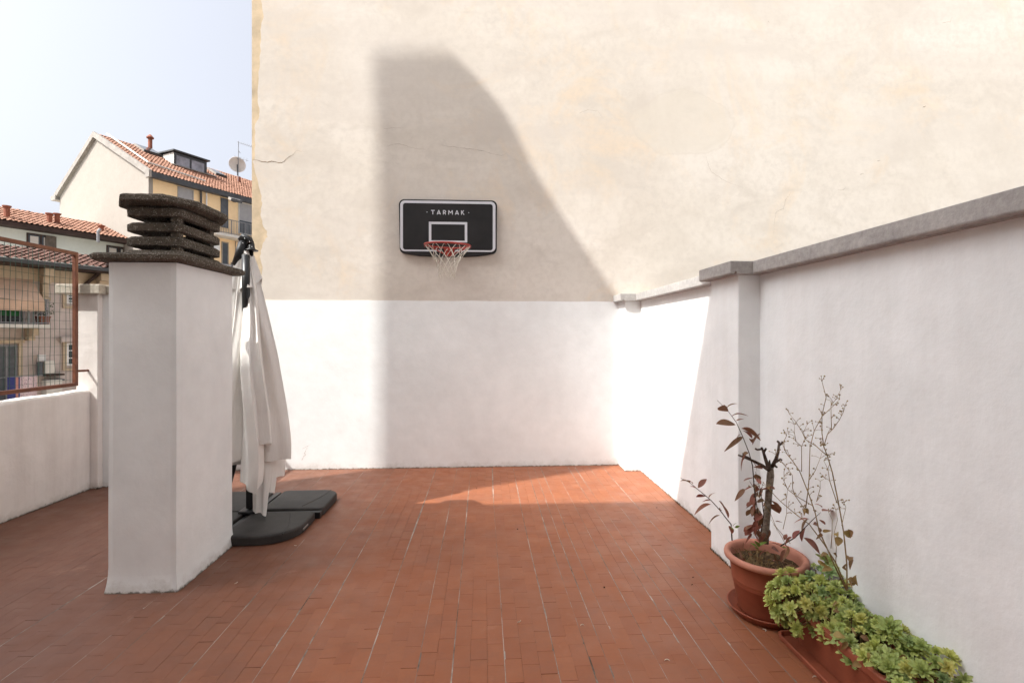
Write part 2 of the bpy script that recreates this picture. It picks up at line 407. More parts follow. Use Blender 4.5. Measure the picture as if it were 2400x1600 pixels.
crack(c5([(760,748),(800,735),(840,740),(880,755),(930,762),(975,760)]), .004)
crack(c5([(1025,742),(1110,752),(1180,762),(1240,768),(1290,785),(1340,795),(1375,780)]), .005)
crack(c5([(735,657),(790,652),(845,655)]), .003); crack(c5([(1735,580),(1780,562),(1830,566),(1865,610)]), .003)
crack(c6([(600,860),(612,915),(630,950),(670,975),(710,1000),(770,1024),(820,1035)]), .0035)
crack(c6([(1068,1058),(1040,1100),(1025,1150),(985,1170),(975,1230),(972,1300)]), .0035)
crack(c6([(1905,128),(1948,122),(1953,98)]), .006); crack(c6([(1795,592),(1812,586)]), .014); crack(c6([(1448,960),(1468,956)]), .010); crack(c6([(1545,887),(1562,886)]), .008)
crack(c6([(1325,1046),(1355,1048),(1372,1032)]), .005); crack(c6([(943,118),(946,128)]), .007)
crack([(706,1078),(716,1064),(713,1060),(722,1045)], .005, M_CRACK, BW-.0165); crack([(708,1052),(728,1041)], .003, M_CRACK, BW-.0165)

# ---- right parapet
pr = thing('parapet_wall', (1.73, 2.2, 0), 'white plastered parapet wall with grey stone coping on the right', 'wall')
MB().box(1.62, 1.85, Y0, BW-.02, -.25, 1.765).build('wall_panel', W_WHITE, pr)
MB().box(1.489, 1.632, 2.816, 3.164, -.2, 1.764).build('pilaster', W_WHITE, pr, bevel=.006)
MB().box(1.455, 1.633, 5.03, BW-.008, -.2, 1.763).build('pilaster', W_WHITE, pr, bevel=.006)
def coping(x, ya, yb):
    prof = [(x, 1.835), (x, 1.766), (x+.007, 1.758), (x+.026, 1.758), (x+.026, 1.772), (x+.038, 1.772), (x+.038, 1.758), (1.905, 1.758), (1.905, 1.835)]
    o = MB().prism(prof, lambda a, z: (a, ya, z), lambda a, z: (a, yb, z)).build('coping_stone', M_COPE, pr, bevel=.004); recalc(o)
coping(1.556, Y0, 1.283); coping(1.556, 1.285, 2.778)
coping(1.424, 2.7785, 3.200); coping(1.556, 3.2005, 4.982); coping(1.394, 4.9825, BW-.017)

# ---- left side: low wall, corner pillar, back parapet
lw = thing('low_wall', (-3.7, 2, 0), 'low streaked plaster wall under the brown mesh railing', 'wall')
b = MB()
topz = lambda y: .895 + .006*math.sin(y*3.1) + .004*math.sin(y*11)
ys = [Y0 + (4.715-Y0)*k/80 for k in range(81)]
for sx in (0,):
    V = []
    for y in ys: V += [(-3.60, y, -.2), (-3.60+.002*math.sin(y*6), y, topz(y)-.012), (-3.612, y, topz(y)), (-3.72, y, topz(y)+.006), (-3.72, y, -3)]
    b.add(V, [(5*i+k, 5*i+5+k, 5*i+6+k, 5*i+1+k) for i in range(80) for k in range(4)])
    b.add(V[:5], [(0,1,2,3,4)]); b.add(V[-5:], [(0,1,2,3,4)])
recalc(b.build('wall_body', W_LOW, lw))
pl = thing('corner_pillar', (-3.66, 4.8, 0), 'white corner pillar with weathered stone cap beside the mesh railing', 'pillar')
MB().box(-3.725, -3.532, 4.72, 5.4, -.2, 1.785).build('pillar_body', W_LOW, pl, bevel=.008)
MB().box(-3.86, -3.475, 4.66, 5.46, 1.78, 1.868).build('cap_stone', M_CAPL, pl, bevel=.008)
bpz = thing('back_parapet', (-3, 5.2, 0), 'white parapet with pale coping between corner pillar and tall building', 'wall')
MB().box(-3.531, -3.465, 4.775, 5.35, -.2, 1.787).build('wall_panel', W_WHITE, bpz)
MB().box(-3.464, BL-.003, 5.297, 5.45, -12, 1.788).build('wall_panel', W_WHITE, bpz)
MB().box(-3.474, -3.425, 4.735, 5.40, 1.781, 1.862).build('coping_stone', M_CAPL, bpz, bevel=.006)
MB().box(-3.424, BL-.004, 5.235, 5.50, 1.783, 1.861).build('coping_stone', M_CAPL, bpz, bevel=.006)

# ---- the house behind the viewer: its eaves and roof tower cast the shade on terrace and hoop wall
hb = thing('terrace_house', (0, -1.0, 0), 'house behind the viewer whose roof shades the near terrace', 'building')
HH = 13.56
MB().box(-40, 12, -9, -0.95, -12.9, HH).build('wall', W_WHITE, hb)
dz, dx = 17.43, 13.40
tp = [(-.985-dx, 11), (-1.01-dx, 2.2+dz), (-1.05-dx, 3.4+dz), (-1.09-dx, 4.20+dz), (-1.02-dx, 4.30+dz), (-.30-dx, 4.32+dz), (-.12-dx, 4.18+dz), (.16-dx, 3.88+dz), (.44-dx, 3.30+dz), (.78-dx, 2.78+dz), (1.11-dx, 2.30+dz), (1.37-dx, 1.92+dz), (1.30-dx, 11)]
to = MB().prism(tp, lambda x, z: (x, -1.27, z), lambda x, z: (x, -1.17, z)).build('tower_shadow_slab', W_WHITE, hb); recalc(to)  # thin unseen stand-in for the roof tower, outline shaped for its shadow
MB().box(-.5, .5, -.948, -.93, 0, 2.1).build('door', simple('grey_door', (.3, .3, .3)), hb)

cb = thing('sky_blocker_house', (-12, 3, -12.9), 'unseen plain house added left of the terrace to cut low sky light', 'building')  # unseen block added to lower the sky light on the right wall
MB().box(-16, -9.6, -0.9, 7.6, -12.9, 6.2).build('wall', plaster('sky_blocker_render', (.42, .36, .31), 0), cb)
MB().box(-16.4, -9.2, -0.9, 8.0, 6.2, 6.5).build('roof', simple('sky_blocker_roof', (.25, .10, .06), .9, .1, .2, 3), cb)

# ================================================================ CHIMNEY STACK
cx0, cx1, cy0, cy1 = -2.052, -1.687, 2.806, 3.413
ch = thing('chimney_stack', (-1.87, 3.11, 0), 'square white plastered chimney with dark louvred concrete cowl', 'chimney')
b = MB(); nz = 30; ring = []
def chring(z, e):
    P = []
    n = 12
    for (xa, ya), (xb, yb) in zip([(cx0,cy0),(cx1,cy0),(cx1,cy1),(cx0,cy1)], [(cx1,cy0),(cx1,cy1),(cx0,cy1),(cx0,cy0)]):
        for k in range(n):
            t = k/n; x = xa+(xb-xa)*t; y = ya+(yb-ya)*t
            w = .003*mnoise.noise((x*3, y*3, z*2.2))
            ccx, ccy = (cx0+cx1)/2, (cy0+cy1)/2
            q = .004 if k == 0 else 0
            ox = (1 if x > ccx else -1) * (abs(x-ccx) > .18); oy = (1 if y > ccy else -1) * (abs(y-ccy) > .30)
            P.append((x+ox*(e+w-q), y+oy*(e+w-q), z))
    return P
zs = [-.01, .0, .02, .05, .09, .14] + [.14 + (1.802-.14)*k/24 for k in range(1, 25)]
for z in zs: b.v += chring(z, .014*max(0, 1-z/.14)**2)
n = 48
b.f += [(j*n+k, j*n+(k+1) % n, (j+1)*n+(k+1) % n, (j+1)*n+k) for j in range(len(zs)-1) for k in range(n)]
b.f += [tuple(range((len(zs)-1)*n, len(zs)*n))]
b.build('shaft', W_CHIM, ch)
CC = ((cx0+cx1)/2, (cy0+cy1)/2)
def rough_loft(name, rings, parent, seg=48, amp=.0016, solid=True):
    # rings: list of (half x, half y, corner radius, z); lofted rounded rectangles with crumbly concrete surface
    b = MB(); m = None
    for hx, hy, r, z in rings:
        P = rrect(-hx, hx, -hy, hy, min(r, hx*.98, hy*.98), 5); Q = []
        for i in range(len(P)):
            p, q = P[i], P[(i+1) % len(P)]; d = math.hypot(q[0]-p[0], q[1]-p[1]); k = 1 if d < .03 else 24
            Q += [(p[0]+(q[0]-p[0])*t/k, p[1]+(q[1]-p[1])*t/k) for t in range(k)]
        if m is None: m = len(Q)
        Q = Q[:m] + [Q[-1]]*(m-len(Q))
        for x, y in Q:
            n3 = mnoise.noise_vector((x*38, y*38, z*38+parent.location.x*3)); n4 = mnoise.noise_vector((x*90, y*90, z*90)); 
            b.v.append((CC[0]+x+n3.x*amp+n4.x*amp*.5, CC[1]+y+n3.y*amp+n4.y*amp*.5, z+(n3.z*amp+n4.z*amp*.5)*.8))
    R = len(rings)
    b.f += [(j*m+k, j*m+(k+1) % m, (j+1)*m+(k+1) % m, (j+1)*m+k) for j in range(R-1) for k in range(m)]
    if solid: b.f += [tuple(range(m))[::-1], tuple(range((R-1)*m, R*m))]
    return b.build(name, M_CHIM, parent)
wx, wy = .182, .303
def rings_fix(L):                                             # same vertex count: constant corner radius
    return L
rough_loft('base_slab', [(wx+.05, wy+.05, .05, 1.806), (wx+.066, wy+.066, .05, 1.815), (wx+.068, wy+.068, .05, 1.835), (wx+.058, wy+.058, .05, 1.846), (wx+.012, wy+.012, .05, 1.853), (.166, .240, .05, 1.866), (.153, .222, .05, 1.884)], ch)
for za, zb in ((1.906, 1.962), (1.987, 2.040), (2.072, 2.130)):
    rough_loft('louvre_ring', [(.105, .172, .05, za+.004), (.142, .209, .05, za), (.156, .226, .05, za+.005), (.157, .226, .05, zb-.012), (.146, .213, .05, zb), (.105, .172, .05, zb-.004), (.105, .172, .05, za+.004)], ch, solid=False)
for px_, py_ in ((.112, -.180), (-.02, .180), (.10, .165), (-.105, .10)):
    x, y = CC[0]+px_, CC[1]+py_
    MB().box(x-.021, x+.021, y-.021, y+.021, 1.87, 2.15).build('post', M_CHIM, ch)
def oct_ring(hx, hy, z, c=.50): return [(hx, -hy*(1-c)), (hx, hy*(1-c)), (hx*(1-c), hy), (-hx*(1-c), hy), (-hx, hy*(1-c)), (-hx, -hy*(1-c)), (-hx*(1-c), -hy), (hx*(1-c), -hy)]
b = MB(); m = None
for hx, hy, z in [(.16, .24, 2.134), (.222, .306, 2.138), (.230, .314, 2.145), (.228, .312, 2.170), (.215, .298, 2.180), (.12, .2, 2.190)]:
    P = oct_ring(hx, hy, z); Q = []
    for i in range(8):
        p, q = P[i], P[(i+1) % 8]; Q += [(p[0]+(q[0]-p[0])*t/10, p[1]+(q[1]-p[1])*t/10) for t in range(10)]
    m = len(Q)
    for x, y in Q:
        n3 = mnoise.noise_vector((x*38+9, y*38, z*38)); n4 = mnoise.noise_vector((x*95, y*95, z*95))
        b.v.append((CC[0]+x*.985+n3.x*.002+n4.x*.002, CC[1]+y+n3.y*.002+n4.y*.002, z+n3.z*.0012+n4.z*.0016))
b.f += [(j*m+k, j*m+(k+1) % m, (j+1)*m+(k+1) % m, (j+1)*m+k) for j in range(5) for k in range(m)] + [tuple(range(m))[::-1], tuple(range(5*m, 6*m))]
b.build('cap_slab', M_CHIM, ch)

# ================================================================ MESH RAILING
rl = thing('mesh_railing', (-3.66, 4.6, .9), 'brown steel frame with green wire mesh above the low wall', 'railing')
xf, yf = -3.66, 4.645
zb, zt = .952, 2.15
MB().box(xf-.015, xf+.015, yf-.030, yf, zb, zt).build('post', M_RUST, rl, bevel=.002)
MB().box(xf-.0155, xf+.0155, .6, yf-.030, zt-.03, zt+.0005).build('top_rail', M_RUST, rl, bevel=.002)
MB().box(xf-.0155, xf+.0155, .6, yf-.030, zb-.0005, zb+.03).build('bottom_rail', M_RUST, rl, bevel=.002)
MB().tube([(xf, yf-.02, 1.085), (-3.618, 4.725, 1.085)], .010, 8).build('wall_bracket', M_RUST, rl)
MB().tube([(xf-.01, 2.4, .85), (xf-.01, 2.4, .96)], .012, 8).build('wall_bracket', M_RUST, rl)
b = MB()
for k in range(int((yf-.03-2.2)/.05)+1):
    y = yf - .055 - k*.051
    b.tube([(xf-.012+.004*math.sin(k*1.7), y+.010*mnoise.noise((k*.8, j*.9, 0))-.02*(j/9)*mnoise.noise((k*.13, 3, 0)), zb+.02+(zt-zb-.04)*j/9) for j in range(10)], .0016, 4, False)
for k in range(16):
    z = zb + .06 + k*.0745
    b.tube([(xf-.010+.003*math.sin(j*2.1+k), yf-.03-j*.244, z+.006*mnoise.noise((j*.7, k*1.3, 2))) for j in range(11)], .0015, 4, False)
wm = b.build('wire_mesh', M_WIRE, rl); wm['kind'] = 'stuff'

# ================================================================ BASKETBALL HOOP
YB = 5.235                                                     # front face of the board
hp = thing('basketball_hoop', (-.38, 5.25, 2.24), 'black wall mounted basketball backboard with red rim and white net', 'basketball hoop')
bx0, bx1, bz1 = -.897, .137, 2.838
out = [(-.888, 2.31), (-.878, 2.288), (-.858, 2.272), (-.79, 2.258), (-.68, 2.243), (-.56, 2.237), (-.20, 2.237), (-.08, 2.243), (.03, 2.258), (.10, 2.274), (.122, 2.292), (.132, 2.315)]
out += [p for p in rrect(bx0, bx1, 2.30, bz1, .058, 8) if p[1] > 2.5]
o = MB().prism(out, lambda x, z: (x, BW-.013, z), lambda x, z: (x, YB, z)).build('backboard', M_BOARD, hp, bevel=.008, seg=3); recalc(o)
def frame_line(out, inn, y, name, mat=M_PRINT):
    n = len(out); b = MB()
    b.add([(x, y, z) for x, z in out] + [(x, y, z) for x, z in inn], [(i, n+i, n+(i+1) % n, (i+1) % n) for i in range(n)])
    return recalc(b.build(name, mat, hp))
yl = YB - .0012
O_ = rrect(-.882, .119, 2.290, 2.823, .050, 8); I_ = rrect(-.853, .090, 2.306, 2.796, .026, 8)
n = len(O_); b = MB(); V = [(x, yl, z) for x, z in O_] + [(x, yl, z) for x, z in I_]
# the bottom run is broken behind the bracket
fs = [(i, n+i, n+(i+1) % n, (i+1) % n) for i in range(n) if not (O_[i][1] < 2.2905 and O_[(i+1) % n][1] < 2.2905 and abs(O_[i][0]-O_[(i+1) % n][0]) > .3)]
b.add(V, fs)
for xa, xb in ((-.832, -.452), (-.308, .069)): b.add([(xa, yl, 2.290), (xb, yl, 2.290), (xb, yl, 2.306), (xa, yl, 2.306)], [(0,1,2,3)])
recalc(b.build('border_line', M_PRINT, hp))
frame_line(rrect(-.583, -.180, 2.388, 2.602, .001, 1), rrect(-.557, -.206, 2.406, 2.577, .001, 1), yl, 'target_square')
def stroke(b, pts, w):
    pts = [Vector(p) for p in pts]; n = len(pts); V = []
    for i in range(n):
        t = (pts[min(i+1, n-1)]-pts[max(i-1, 0)]).normalized(); q = Vector((-t.y, t.x)); V += [pts[i]+q*w/2, pts[i]-q*w/2]
    return [V, [(2*i, 2*i+1, 2*i+3, 2*i+2) for i in range(n-1)]]
glyph = {'T': [[(0,.91),(.82,.91)], [(.41,0),(.41,.83)]],
         'A': [[(.04,0),(.42,.99)], [(.80,0),(.42,.99)], [(.2,.24),(.64,.24)]],
         'R': [[(.09,0),(.09,1)], [(.09,.91)]+[(.38+.245*math.cos(rad(a)), .665+.245*math.sin(rad(a))) for a in range(90, -91, -20)]+[(.09,.42)], [(.34,.42),(.66,0)]],
         'M': [[(.09,0),(.09,.98)], [(.10,.96),(.52,.36)], [(.94,.96),(.52,.36)], [(.95,0),(.95,.98)]],
         'K': [[(.09,0),(.09,1)], [(.12,.47),(.62,1)], [(.24,.58),(.70,0)]]}
xw = {'T': .82, 'A': .84, 'R': .70, 'M': 1.04, 'K': .74}
hgt = .0455; x = -.560; zt0 = 2.680; lay = 0
gap = ((.349/hgt) - sum(xw[c] for c in 'TARMAK'))/5
for c in 'TARMAK':
    b = MB()
    for st in glyph[c]:
        V, fs = stroke(b, st, .185); lay = (lay+1) % 5
        b.add([(x+p.x*hgt, YB-.0010-lay*.00012, zt0+p.y*hgt) for p in V], fs)
    b.build('letter', M_PRINT, hp)
    x += (xw[c]+gap)*hgt
for dx_ in (-.602, -.164):
    b = MB(); b.add([(dx_+.0045*math.cos(k), YB-.0012, 2.703+.0045*math.sin(k)) for k in [2*math.pi*q/10 for q in range(10)]], [tuple(range(10))]); b.build('printed_dot', M_PRINT, hp)
# rim, slightly drooping
RC = Vector((-.366, 4.955, 2.305)); RR = .226; TLT = Matrix.Rotation(rad(3.3), 3, 'X') @ Matrix.Rotation(rad(1.5), 3, 'Y')
def rimpt(t, r=RR, dz=0): return RC + TLT @ Vector((r*math.cos(t), r*math.sin(t), dz))
b = MB(); nr = 56
for i in range(nr):
    t = 2*math.pi*i/nr; c = rimpt(t); d = (TLT @ Vector((math.cos(t), math.sin(t), 0))); up = TLT @ Vector((0,0,1))
    for k in range(10):
        a = 2*math.pi*k/10; b.v.append(tuple(c + d*.0095*math.cos(a) + up*.0095*math.sin(a)))
b.f = [(i*10+k, ((i+1) % nr)*10+k, ((i+1) % nr)*10+(k+1) % 10, i*10+(k+1) % 10) for i in range(nr) for k in range(10)]
rim = b.build('rim', M_RIM, hp, smooth=True); recalc(rim)
b = MB()
b.box(RC.x-.052, RC.x+.052, YB-.028, YB, 2.238, 2.322)
b.box(RC.x-.030, RC.x+.030, RC.y+RR-.01, YB-.02, 2.292, 2.318)
for s in (-1, 1):
    b.tube([(RC.x+s*.045, YB-.02, 2.262), (RC.x+s*.10, YB-.07, 2.276), rimpt(rad(90-s*52))-Vector((0,0,.006))], .007, 8)
b.build('bracket', M_RIM, hp)
b = MB(); tiers = [(0, .224), (.025, .212), (.10, .158), (.165, .112), (.215, .093), (.26, .083), (.295, .078), (.33, .076)]
for fam in (1, -1):
    for i in range(12):
        t0 = 2*math.pi*i/12 + fam*.035; pts = []
        for j, (dz_, r) in enumerate(tiers):
            t = t0 + fam*(0 if j < 1 else (j-.6)*math.pi/12)
            jit = .004*j/3
            pts.append(rimpt(t, r + random.uniform(-jit, jit), -dz_ + random.uniform(-jit, jit)))
        if random.random() < .3: pts = pts[:-1]
        b.tube(pts, .0030, 5, False)
b.build('net', M_NET, hp, smooth=True)
for i in range(12):
    b = MB(); p = rimpt(2*math.pi*i/12); b.tube([p+Vector((0,0,-.006)), p+Vector((.006,0,-.018)), p+Vector((0,0,-.024)), p+Vector((-.006,0,-.018)), p+Vector((0,0,-.006))], .0022, 4, False); b.build('net_hook', M_RIM, hp)

# ================================================================ FOLDED PARASOL
UX, UY = -1.775, 3.87
um = thing('folded_parasol', (UX, UY, 0), 'folded off white cantilever parasol on charcoal base plates beside the chimney', 'parasol')
for sx, sy, ddx, ddy in ((1, -1, .018, -.02), (1, 1, .05, .028), (-1, 1, -.03, .02), (-1, -1, -.03, -.02)):
    L_ = .475
    r4 = [.04, .04, .04, .04]
    oc = {(1, -1): 1, (1, 1): 2, (-1, 1): 3, (-1, -1): 0}[(sx, sy)]; r4[oc] = .24 if (sx, sy) == (1, -1) else .13
    x0 = UX+ddx if sx > 0 else UX+ddx-L_; y0 = UY+ddy if sy > 0 else UY+ddy-L_
    P = rrect(x0, x0+L_, y0, y0+L_, r4, 10)
    b = MB(); n = len(P); cxp, cyp = x0+L_/2, y0+L_/2
    prof = [(-.006, 0.002), (0, .006), (0, .052), (-.003, .060), (-.009, .0655), (-.03, .0675)]
    for e, z in prof:
        k = 1 + e/(L_/2)
        b.v += [(cxp+(x-cxp)*k, cyp+(y-cyp)*k, z) for x, y in P]
    b.f += [(j*n+k, j*n+(k+1) % n, (j+1)*n+(k+1) % n, (j+1)*n+k) for j in range(len(prof)-1) for k in range(n)] + [tuple(range(n))[::-1], tuple(range((len(prof)-1)*n, len(prof)*n))]
    pt = b.build('base_plate', M_BASE, um, smooth=False)
    gx, gy = x0+L_*(.5-.5*sx), y0+L_*(.5-.5*sy)
    MB().tube([(gx+sx*(.30+.10*math.sin(t*1.5)), gy+sy*(.05+.40*t), .0672) for t in [k/12 for k in range(13)]], .0035, 6).build('moulded_ridge', M_BASE, pt)
    if (sx, sy) == (1, -1):
        MB().box(x0+L_-.004, x0+L_+.003, y0+.20, y0+.29, .024, .036).build('handle', M_STEEL, pt, bevel=.002)
MB().box(UX-.47, UX+.52, UY-.022, UY+.022, .003, .052).build('cross_bar', M_BLACK, um, bevel=.003)
MB().box(UX-.022, UX+.022, UY-.47, UY+.50, .004, .050).build('cross_bar', M_BLACK, um, bevel=.003)
MB().box(UX-.07, UX+.07, UY-.07, UY+.07, .051, .085).build('pole_foot', M_BLACK, um, bevel=.008)
def up(px, py, dd=0):                                          # a point on the parasol's own upright plane
    r = ray(px, py); return CAM + r * ((UY+dd)/r.y)
MB().box(UX-.030, UX+.028, UY-.03, UY+.03, .09, .42).build('pole_sleeve', M_BLACK, um, bevel=.006)
MB().tube([(UX, UY, .35), (UX-.02, UY-.06, .9), up(578, 800, -.10), up(577, 735, -.14), up(576.5, 690, -.19), up(576, 598, -.16)], [.030, .028, .024, .026, .027, .027], 14).build('mast', M_BLACK, um, smooth=True)
MB().tube([up(574, 562, -.10), up(565, 592, -.10), up(552, 640, -.08), up(541, 690, -.06), up(527, 770, 0), up(515, 900, .02), up(520, 1010, .03)], [.030, .030, .027, .026, .026, .026, .026], 14).build('arm', M_BLACK, um, smooth=True)
MB().tube([up(572, 565, -.10), up(562, 600, -.10), up(555, 622, -.09)], .036, 14).build('arm_sleeve', M_BLACK, um, smooth=True)
MB().tube([up(556, 1050, .05), up(546, 1100, .08), up(528, 1165, .10)], .020, 10).build('strut', M_BLACK, um, smooth=True)
hd = MB(); hd.tube([up(567, 566, -.10), up(573, 558, -.10), up(582, 563, -.10), up(588, 572, -.10)], [.034, .038, .034, .026], 14)
hdo = hd.build('head_joint', M_BLACK, um, smooth=True)
c0 = up(589, 580, -.1)
MB().lathe([(0, .03), (.022, .03), (.024, .0), (.030, -.012), (.048, -.02), (.046, -.026), (0, -.026)], c0, 24).build('hub_cap', M_BLACK, um, smooth=True)
MB().tube([up(589, 586, -.1), (UX, UY-.05, 1.4)], .016, 10).build('centre_tube', M_BLACK, um, smooth=True)
for px, py in ((573.5, 559), (569.5, 570), (585, 567), (591, 578), (572.6, 594), (573, 608)):
    p = up(px, py, -.10); p = p + (CAM-p).normalized()*.036
    MB().lathe([(0, .004), (.004, .003), (.0048, 0), (.0035, -.003), (0, -.004)], p, 8).build('bolt', M_STEEL, um, smooth=True)
prof_r = [(2.03, .030), (1.93, .060), (1.83, .088), (1.72, .115), (1.56, .145), (1.42, .168), (1.25, .200), (1.07, .228), (.90, .252), (.78, .264), (.60, .284), (.40, .292), (.20, .262), (.0, .25)]
def rprof(z):
    for (za, ra), (zb_, rb) in zip(prof_r, prof_r[1:]):
        if zb_ <= z <= za: t = (za-z)/(za-zb_); return ra+(rb-ra)*t
    return prof_r[0][1] if z > 2.03 else prof_r[-1][1]
HUBX, HUBY = UX+.002, UY-.095
def lobe(th, rs, ztop, zin, zout, wid, seed, rb=0.0, q0=0.0, name='canopy_panel', twist=0.0, N=44, Mz=40):
    # one folded cloth panel: a slim closed fold standing out from the centre tube, with an oblique hem
    b = MB()
    for j in range(Mz+1):
        f = j/Mz
        for k in range(N):
            a = 2*math.pi*k/N
            q = .5+.5*math.cos(a)                              # 0 at the tube, 1 at the outer fold
            zh = zin+(zout-zin)*q + .012*math.sin(q*7+seed)
            z = ztop+(zh-ztop)*f
            R = rprof(z)*rs + rb
            ww = wid*R*(.30+.85*math.sin(math.pi*min(1, q*.92+.08))**.8*(0.5+.5*q))
            tw = math.sin(a)
            rho = R*(q0+(1-q0)*q) + .004*math.sin(z*9+seed*2)
            tau = ww*tw + .013*math.sin(z*5.3+seed+q*2.4)*min(1, (2.03-z)*1.2) + .010*math.sin(q*15+z*3.7+seed)*min(1, (2.03-z)*1.5)
            tt = rad(th + twist*(2.03-z))
            x = HUBX + (UX-HUBX)*min(1, (2.03-z)/1.9) + rho*math.cos(tt) - tau*math.sin(tt)
            y = HUBY + .02*min(1, (2.03-z)/1.9) + rho*math.sin(tt) + tau*math.cos(tt)
            b.v.append((x, y, z))
    b.f = [(j*N+k, j*N+(k+1) % N, (j+1)*N+(k+1) % N, (j+1)*N+k) for j in range(Mz) for k in range(N)] + [tuple(range(N))]
    o = b.build(name, M_CLOTH, um, smooth=True); recalc(o); return o
lobe(2, 1.13, 2.03, .52, .465, .20, 1.0)
lobe(-38, 1.08, 2.03, .52, .63, .24, 2.3)
lobe(-54, .95, 2.03, .42, .285, .24, 3.1, 0, .16)
lobe(-112, .72, 2.03, .50, .50, .34, 4.4)
lobe(-152, .98, 2.03, .46, .43, .26, 5.2)
lobe(172, 1.0, 2.03, .5, .45, .22, 6.6)
lobe(95, .8, 2.03, .3, .35, .34, 7.7)
lobe(40, .95, 2.03, .34, .30, .30, 8.1)
lobe(-14, .66, 1.2, .12, .074, .24, 9.4, 0, .38)
lobe(8, .72, 1.2, .26, .22, .34, 2.9)
for th, rs, zi, zo, sd in ((0, 1.30, 1.68, 1.82, 1.2), (-60, 1.2, 1.70, 1.76, 3.3), (-165, 1.22, 1.70, 1.77, 5.0), (80, 1.2, 1.7, 1.76, 6.1)):
    lobe(th, rs, 2.035, zi, zo, .36, sd, .004, 0.0, 'vent_flap', Mz=16)

# ================================================================ ROUND POT WITH SAUCER
PC = (1.424, 2.424)
sa = thing('saucer', (PC[0], PC[1], 0), 'round terracotta saucer under the round flower pot', 'saucer')
MB().lathe([(0, .003), (.150, .003), (.158, .006), (.178, .036), (.182, .040), (.178, .043), (.173, .041), (.153, .012), (0, .010)], (PC[0], PC[1], 0), 64).build('saucer_dish', M_POT, sa, smooth=True)
pot = thing('round_flower_pot', (PC[0], PC[1], .012), 'round terracotta flower pot standing on a saucer by the wall', 'flower pot')
pr_ = [(0, 0), (.122, 0), (.126, .004), (.130, .02), (.1515, .135), (.1535, .137), (.1530, .141), (.1545, .146), (.1562, .149), (.1555, .153), (.1572, .158), (.1590, .161), (.158, .165), (.168, .245), (.170, .252), (.186, .256), (.193, .262), (.1945, .272), (.192, .282), (.184, .287), (.172, .286), (.164, .279), (.160, .262), (.157, .22)]
MB().lathe(pr_[:15], (PC[0], PC[1], .0125), 72).build('pot_body', M_POT, pot, smooth=True); MB().lathe(pr_[14:], (PC[0], PC[1], .0125), 72).build('pot_rim', M_POTR, pot, smooth=True)
b = MB(); b.grid(lambda u, v: (PC[0]+.158*v*math.cos(u*2*math.pi), PC[1]+.158*v*math.sin(u*2*math.pi), .245+.010*mnoise.noise((v*math.cos(u*6.283)*6, v*math.sin(u*6.283)*6, 0))), 40, 12)
b.build('soil', M_SOIL, pot, smooth=True)

# leaf meshes --------------------------------------------------------------
def leaf_mesh(name, mat, L_, W_, curl=.2, fold=.25, shape=.45):
    b = MB(); n = 9
    for i in range(n+1):
        t = i/n; w = 1.2*W_/2*(math.sin(math.pi*t**(.8 if shape < .5 else 1.1)))**.85*(1.0 if i not in (0, n) else .05)
        z = -curl*L_*t*t
        b.v += [(L_*t, -w, z+fold*w), (L_*t, 0, z), (L_*t, w, z+fold*w)]
    b.f = [(3*i+k, 3*i+3+k, 3*i+4+k, 3*i+1+k) for i in range(n) for k in range(2)]
    return b.mesh(name, mat, True)
REDL = [leaf_mesh('leaf', M_RED, .075, .020, .45, .5), leaf_mesh('leaf', M_RED, .060, .024, .15, .35, .6), leaf_mesh('leaf', M_RED, .085, .017, .75, .5), leaf_mesh('leaf', M_RED, .05, .027, .1, .3, .6)]
GRNL = [leaf_mesh('leaf', M_GRN, .05, .02, .3, .3)]
DRYL = [leaf_mesh('leaf', M_DRYL, .04, .026, .5, .5, .6), leaf_mesh('leaf', M_DRYL, .035, .014, .9, .6)]
def orient(P, d, roll=0, s=1):
    d = Vector(d).normalized(); q = d.to_track_quat('X', 'Z')
    return Matrix.Translation(P) @ q.to_matrix().to_4x4() @ Matrix.Rotation(roll, 4, 'X') @ Matrix.Scale(s, 4)

# ---- red leaved shrub
sh = thing('red_leaved_shrub', (PC[0], PC[1], .25), 'half dead pruned shrub with red brown leaves in the round pot', 'shrub')
D = 2.47
k7 = lambda x, y, d=D: at(1650+x/3.5625, 880+y/3.5625, d)
k6 = lambda x, y, d=D: at(1560+x/2.118, 860+y/2.118, d)
MB().tube([k7(505, 1395), k7(515, 1280), k7(530, 1120), k7(545, 940), k7(555, 830), k7(556, 770)], [.020, .017, .0165, .0165, .0175, .014], 12).build('trunk', M_BARK, sh, smooth=True)
for pts, r in (([(545, 790), (480, 745), (420, 715), (360, 690), (285, 662)], .009), ([(545, 785), (515, 700), (500, 650), (485, 605)], .010), ([(560, 775), (600, 700), (618, 640), (628, 555)], .010), ([(550, 780), (548, 730), (547, 705)], .007)):
    n = len(pts); MB().tube([k7(x, y, D+.02*math.sin(i*1.3+x)) for i, (x, y) in enumerate(pts)], [r*(1-.5*i/(n-1)) for i in range(n)], 8).build('cut_branch', M_TWIG, sh, smooth=True)
for pts in ([(490, 612), (445, 618), (428, 608)], [(498, 640), (520, 605)], [(486, 615), (480, 598)], [(625, 580), (650, 565), (655, 548)], [(628, 560), (612, 545)], [(380, 690), (340, 670), (325, 700)], [(600, 720), (640, 695), (650, 705)], [(585, 745), (610, 765)], [(330, 680), (330, 645)]):
    MB().tube([k7(x, y) for x, y in pts], [.006, .005, .0045][:len(pts)], 6).build('twig', M_TWIG, sh, smooth=True)
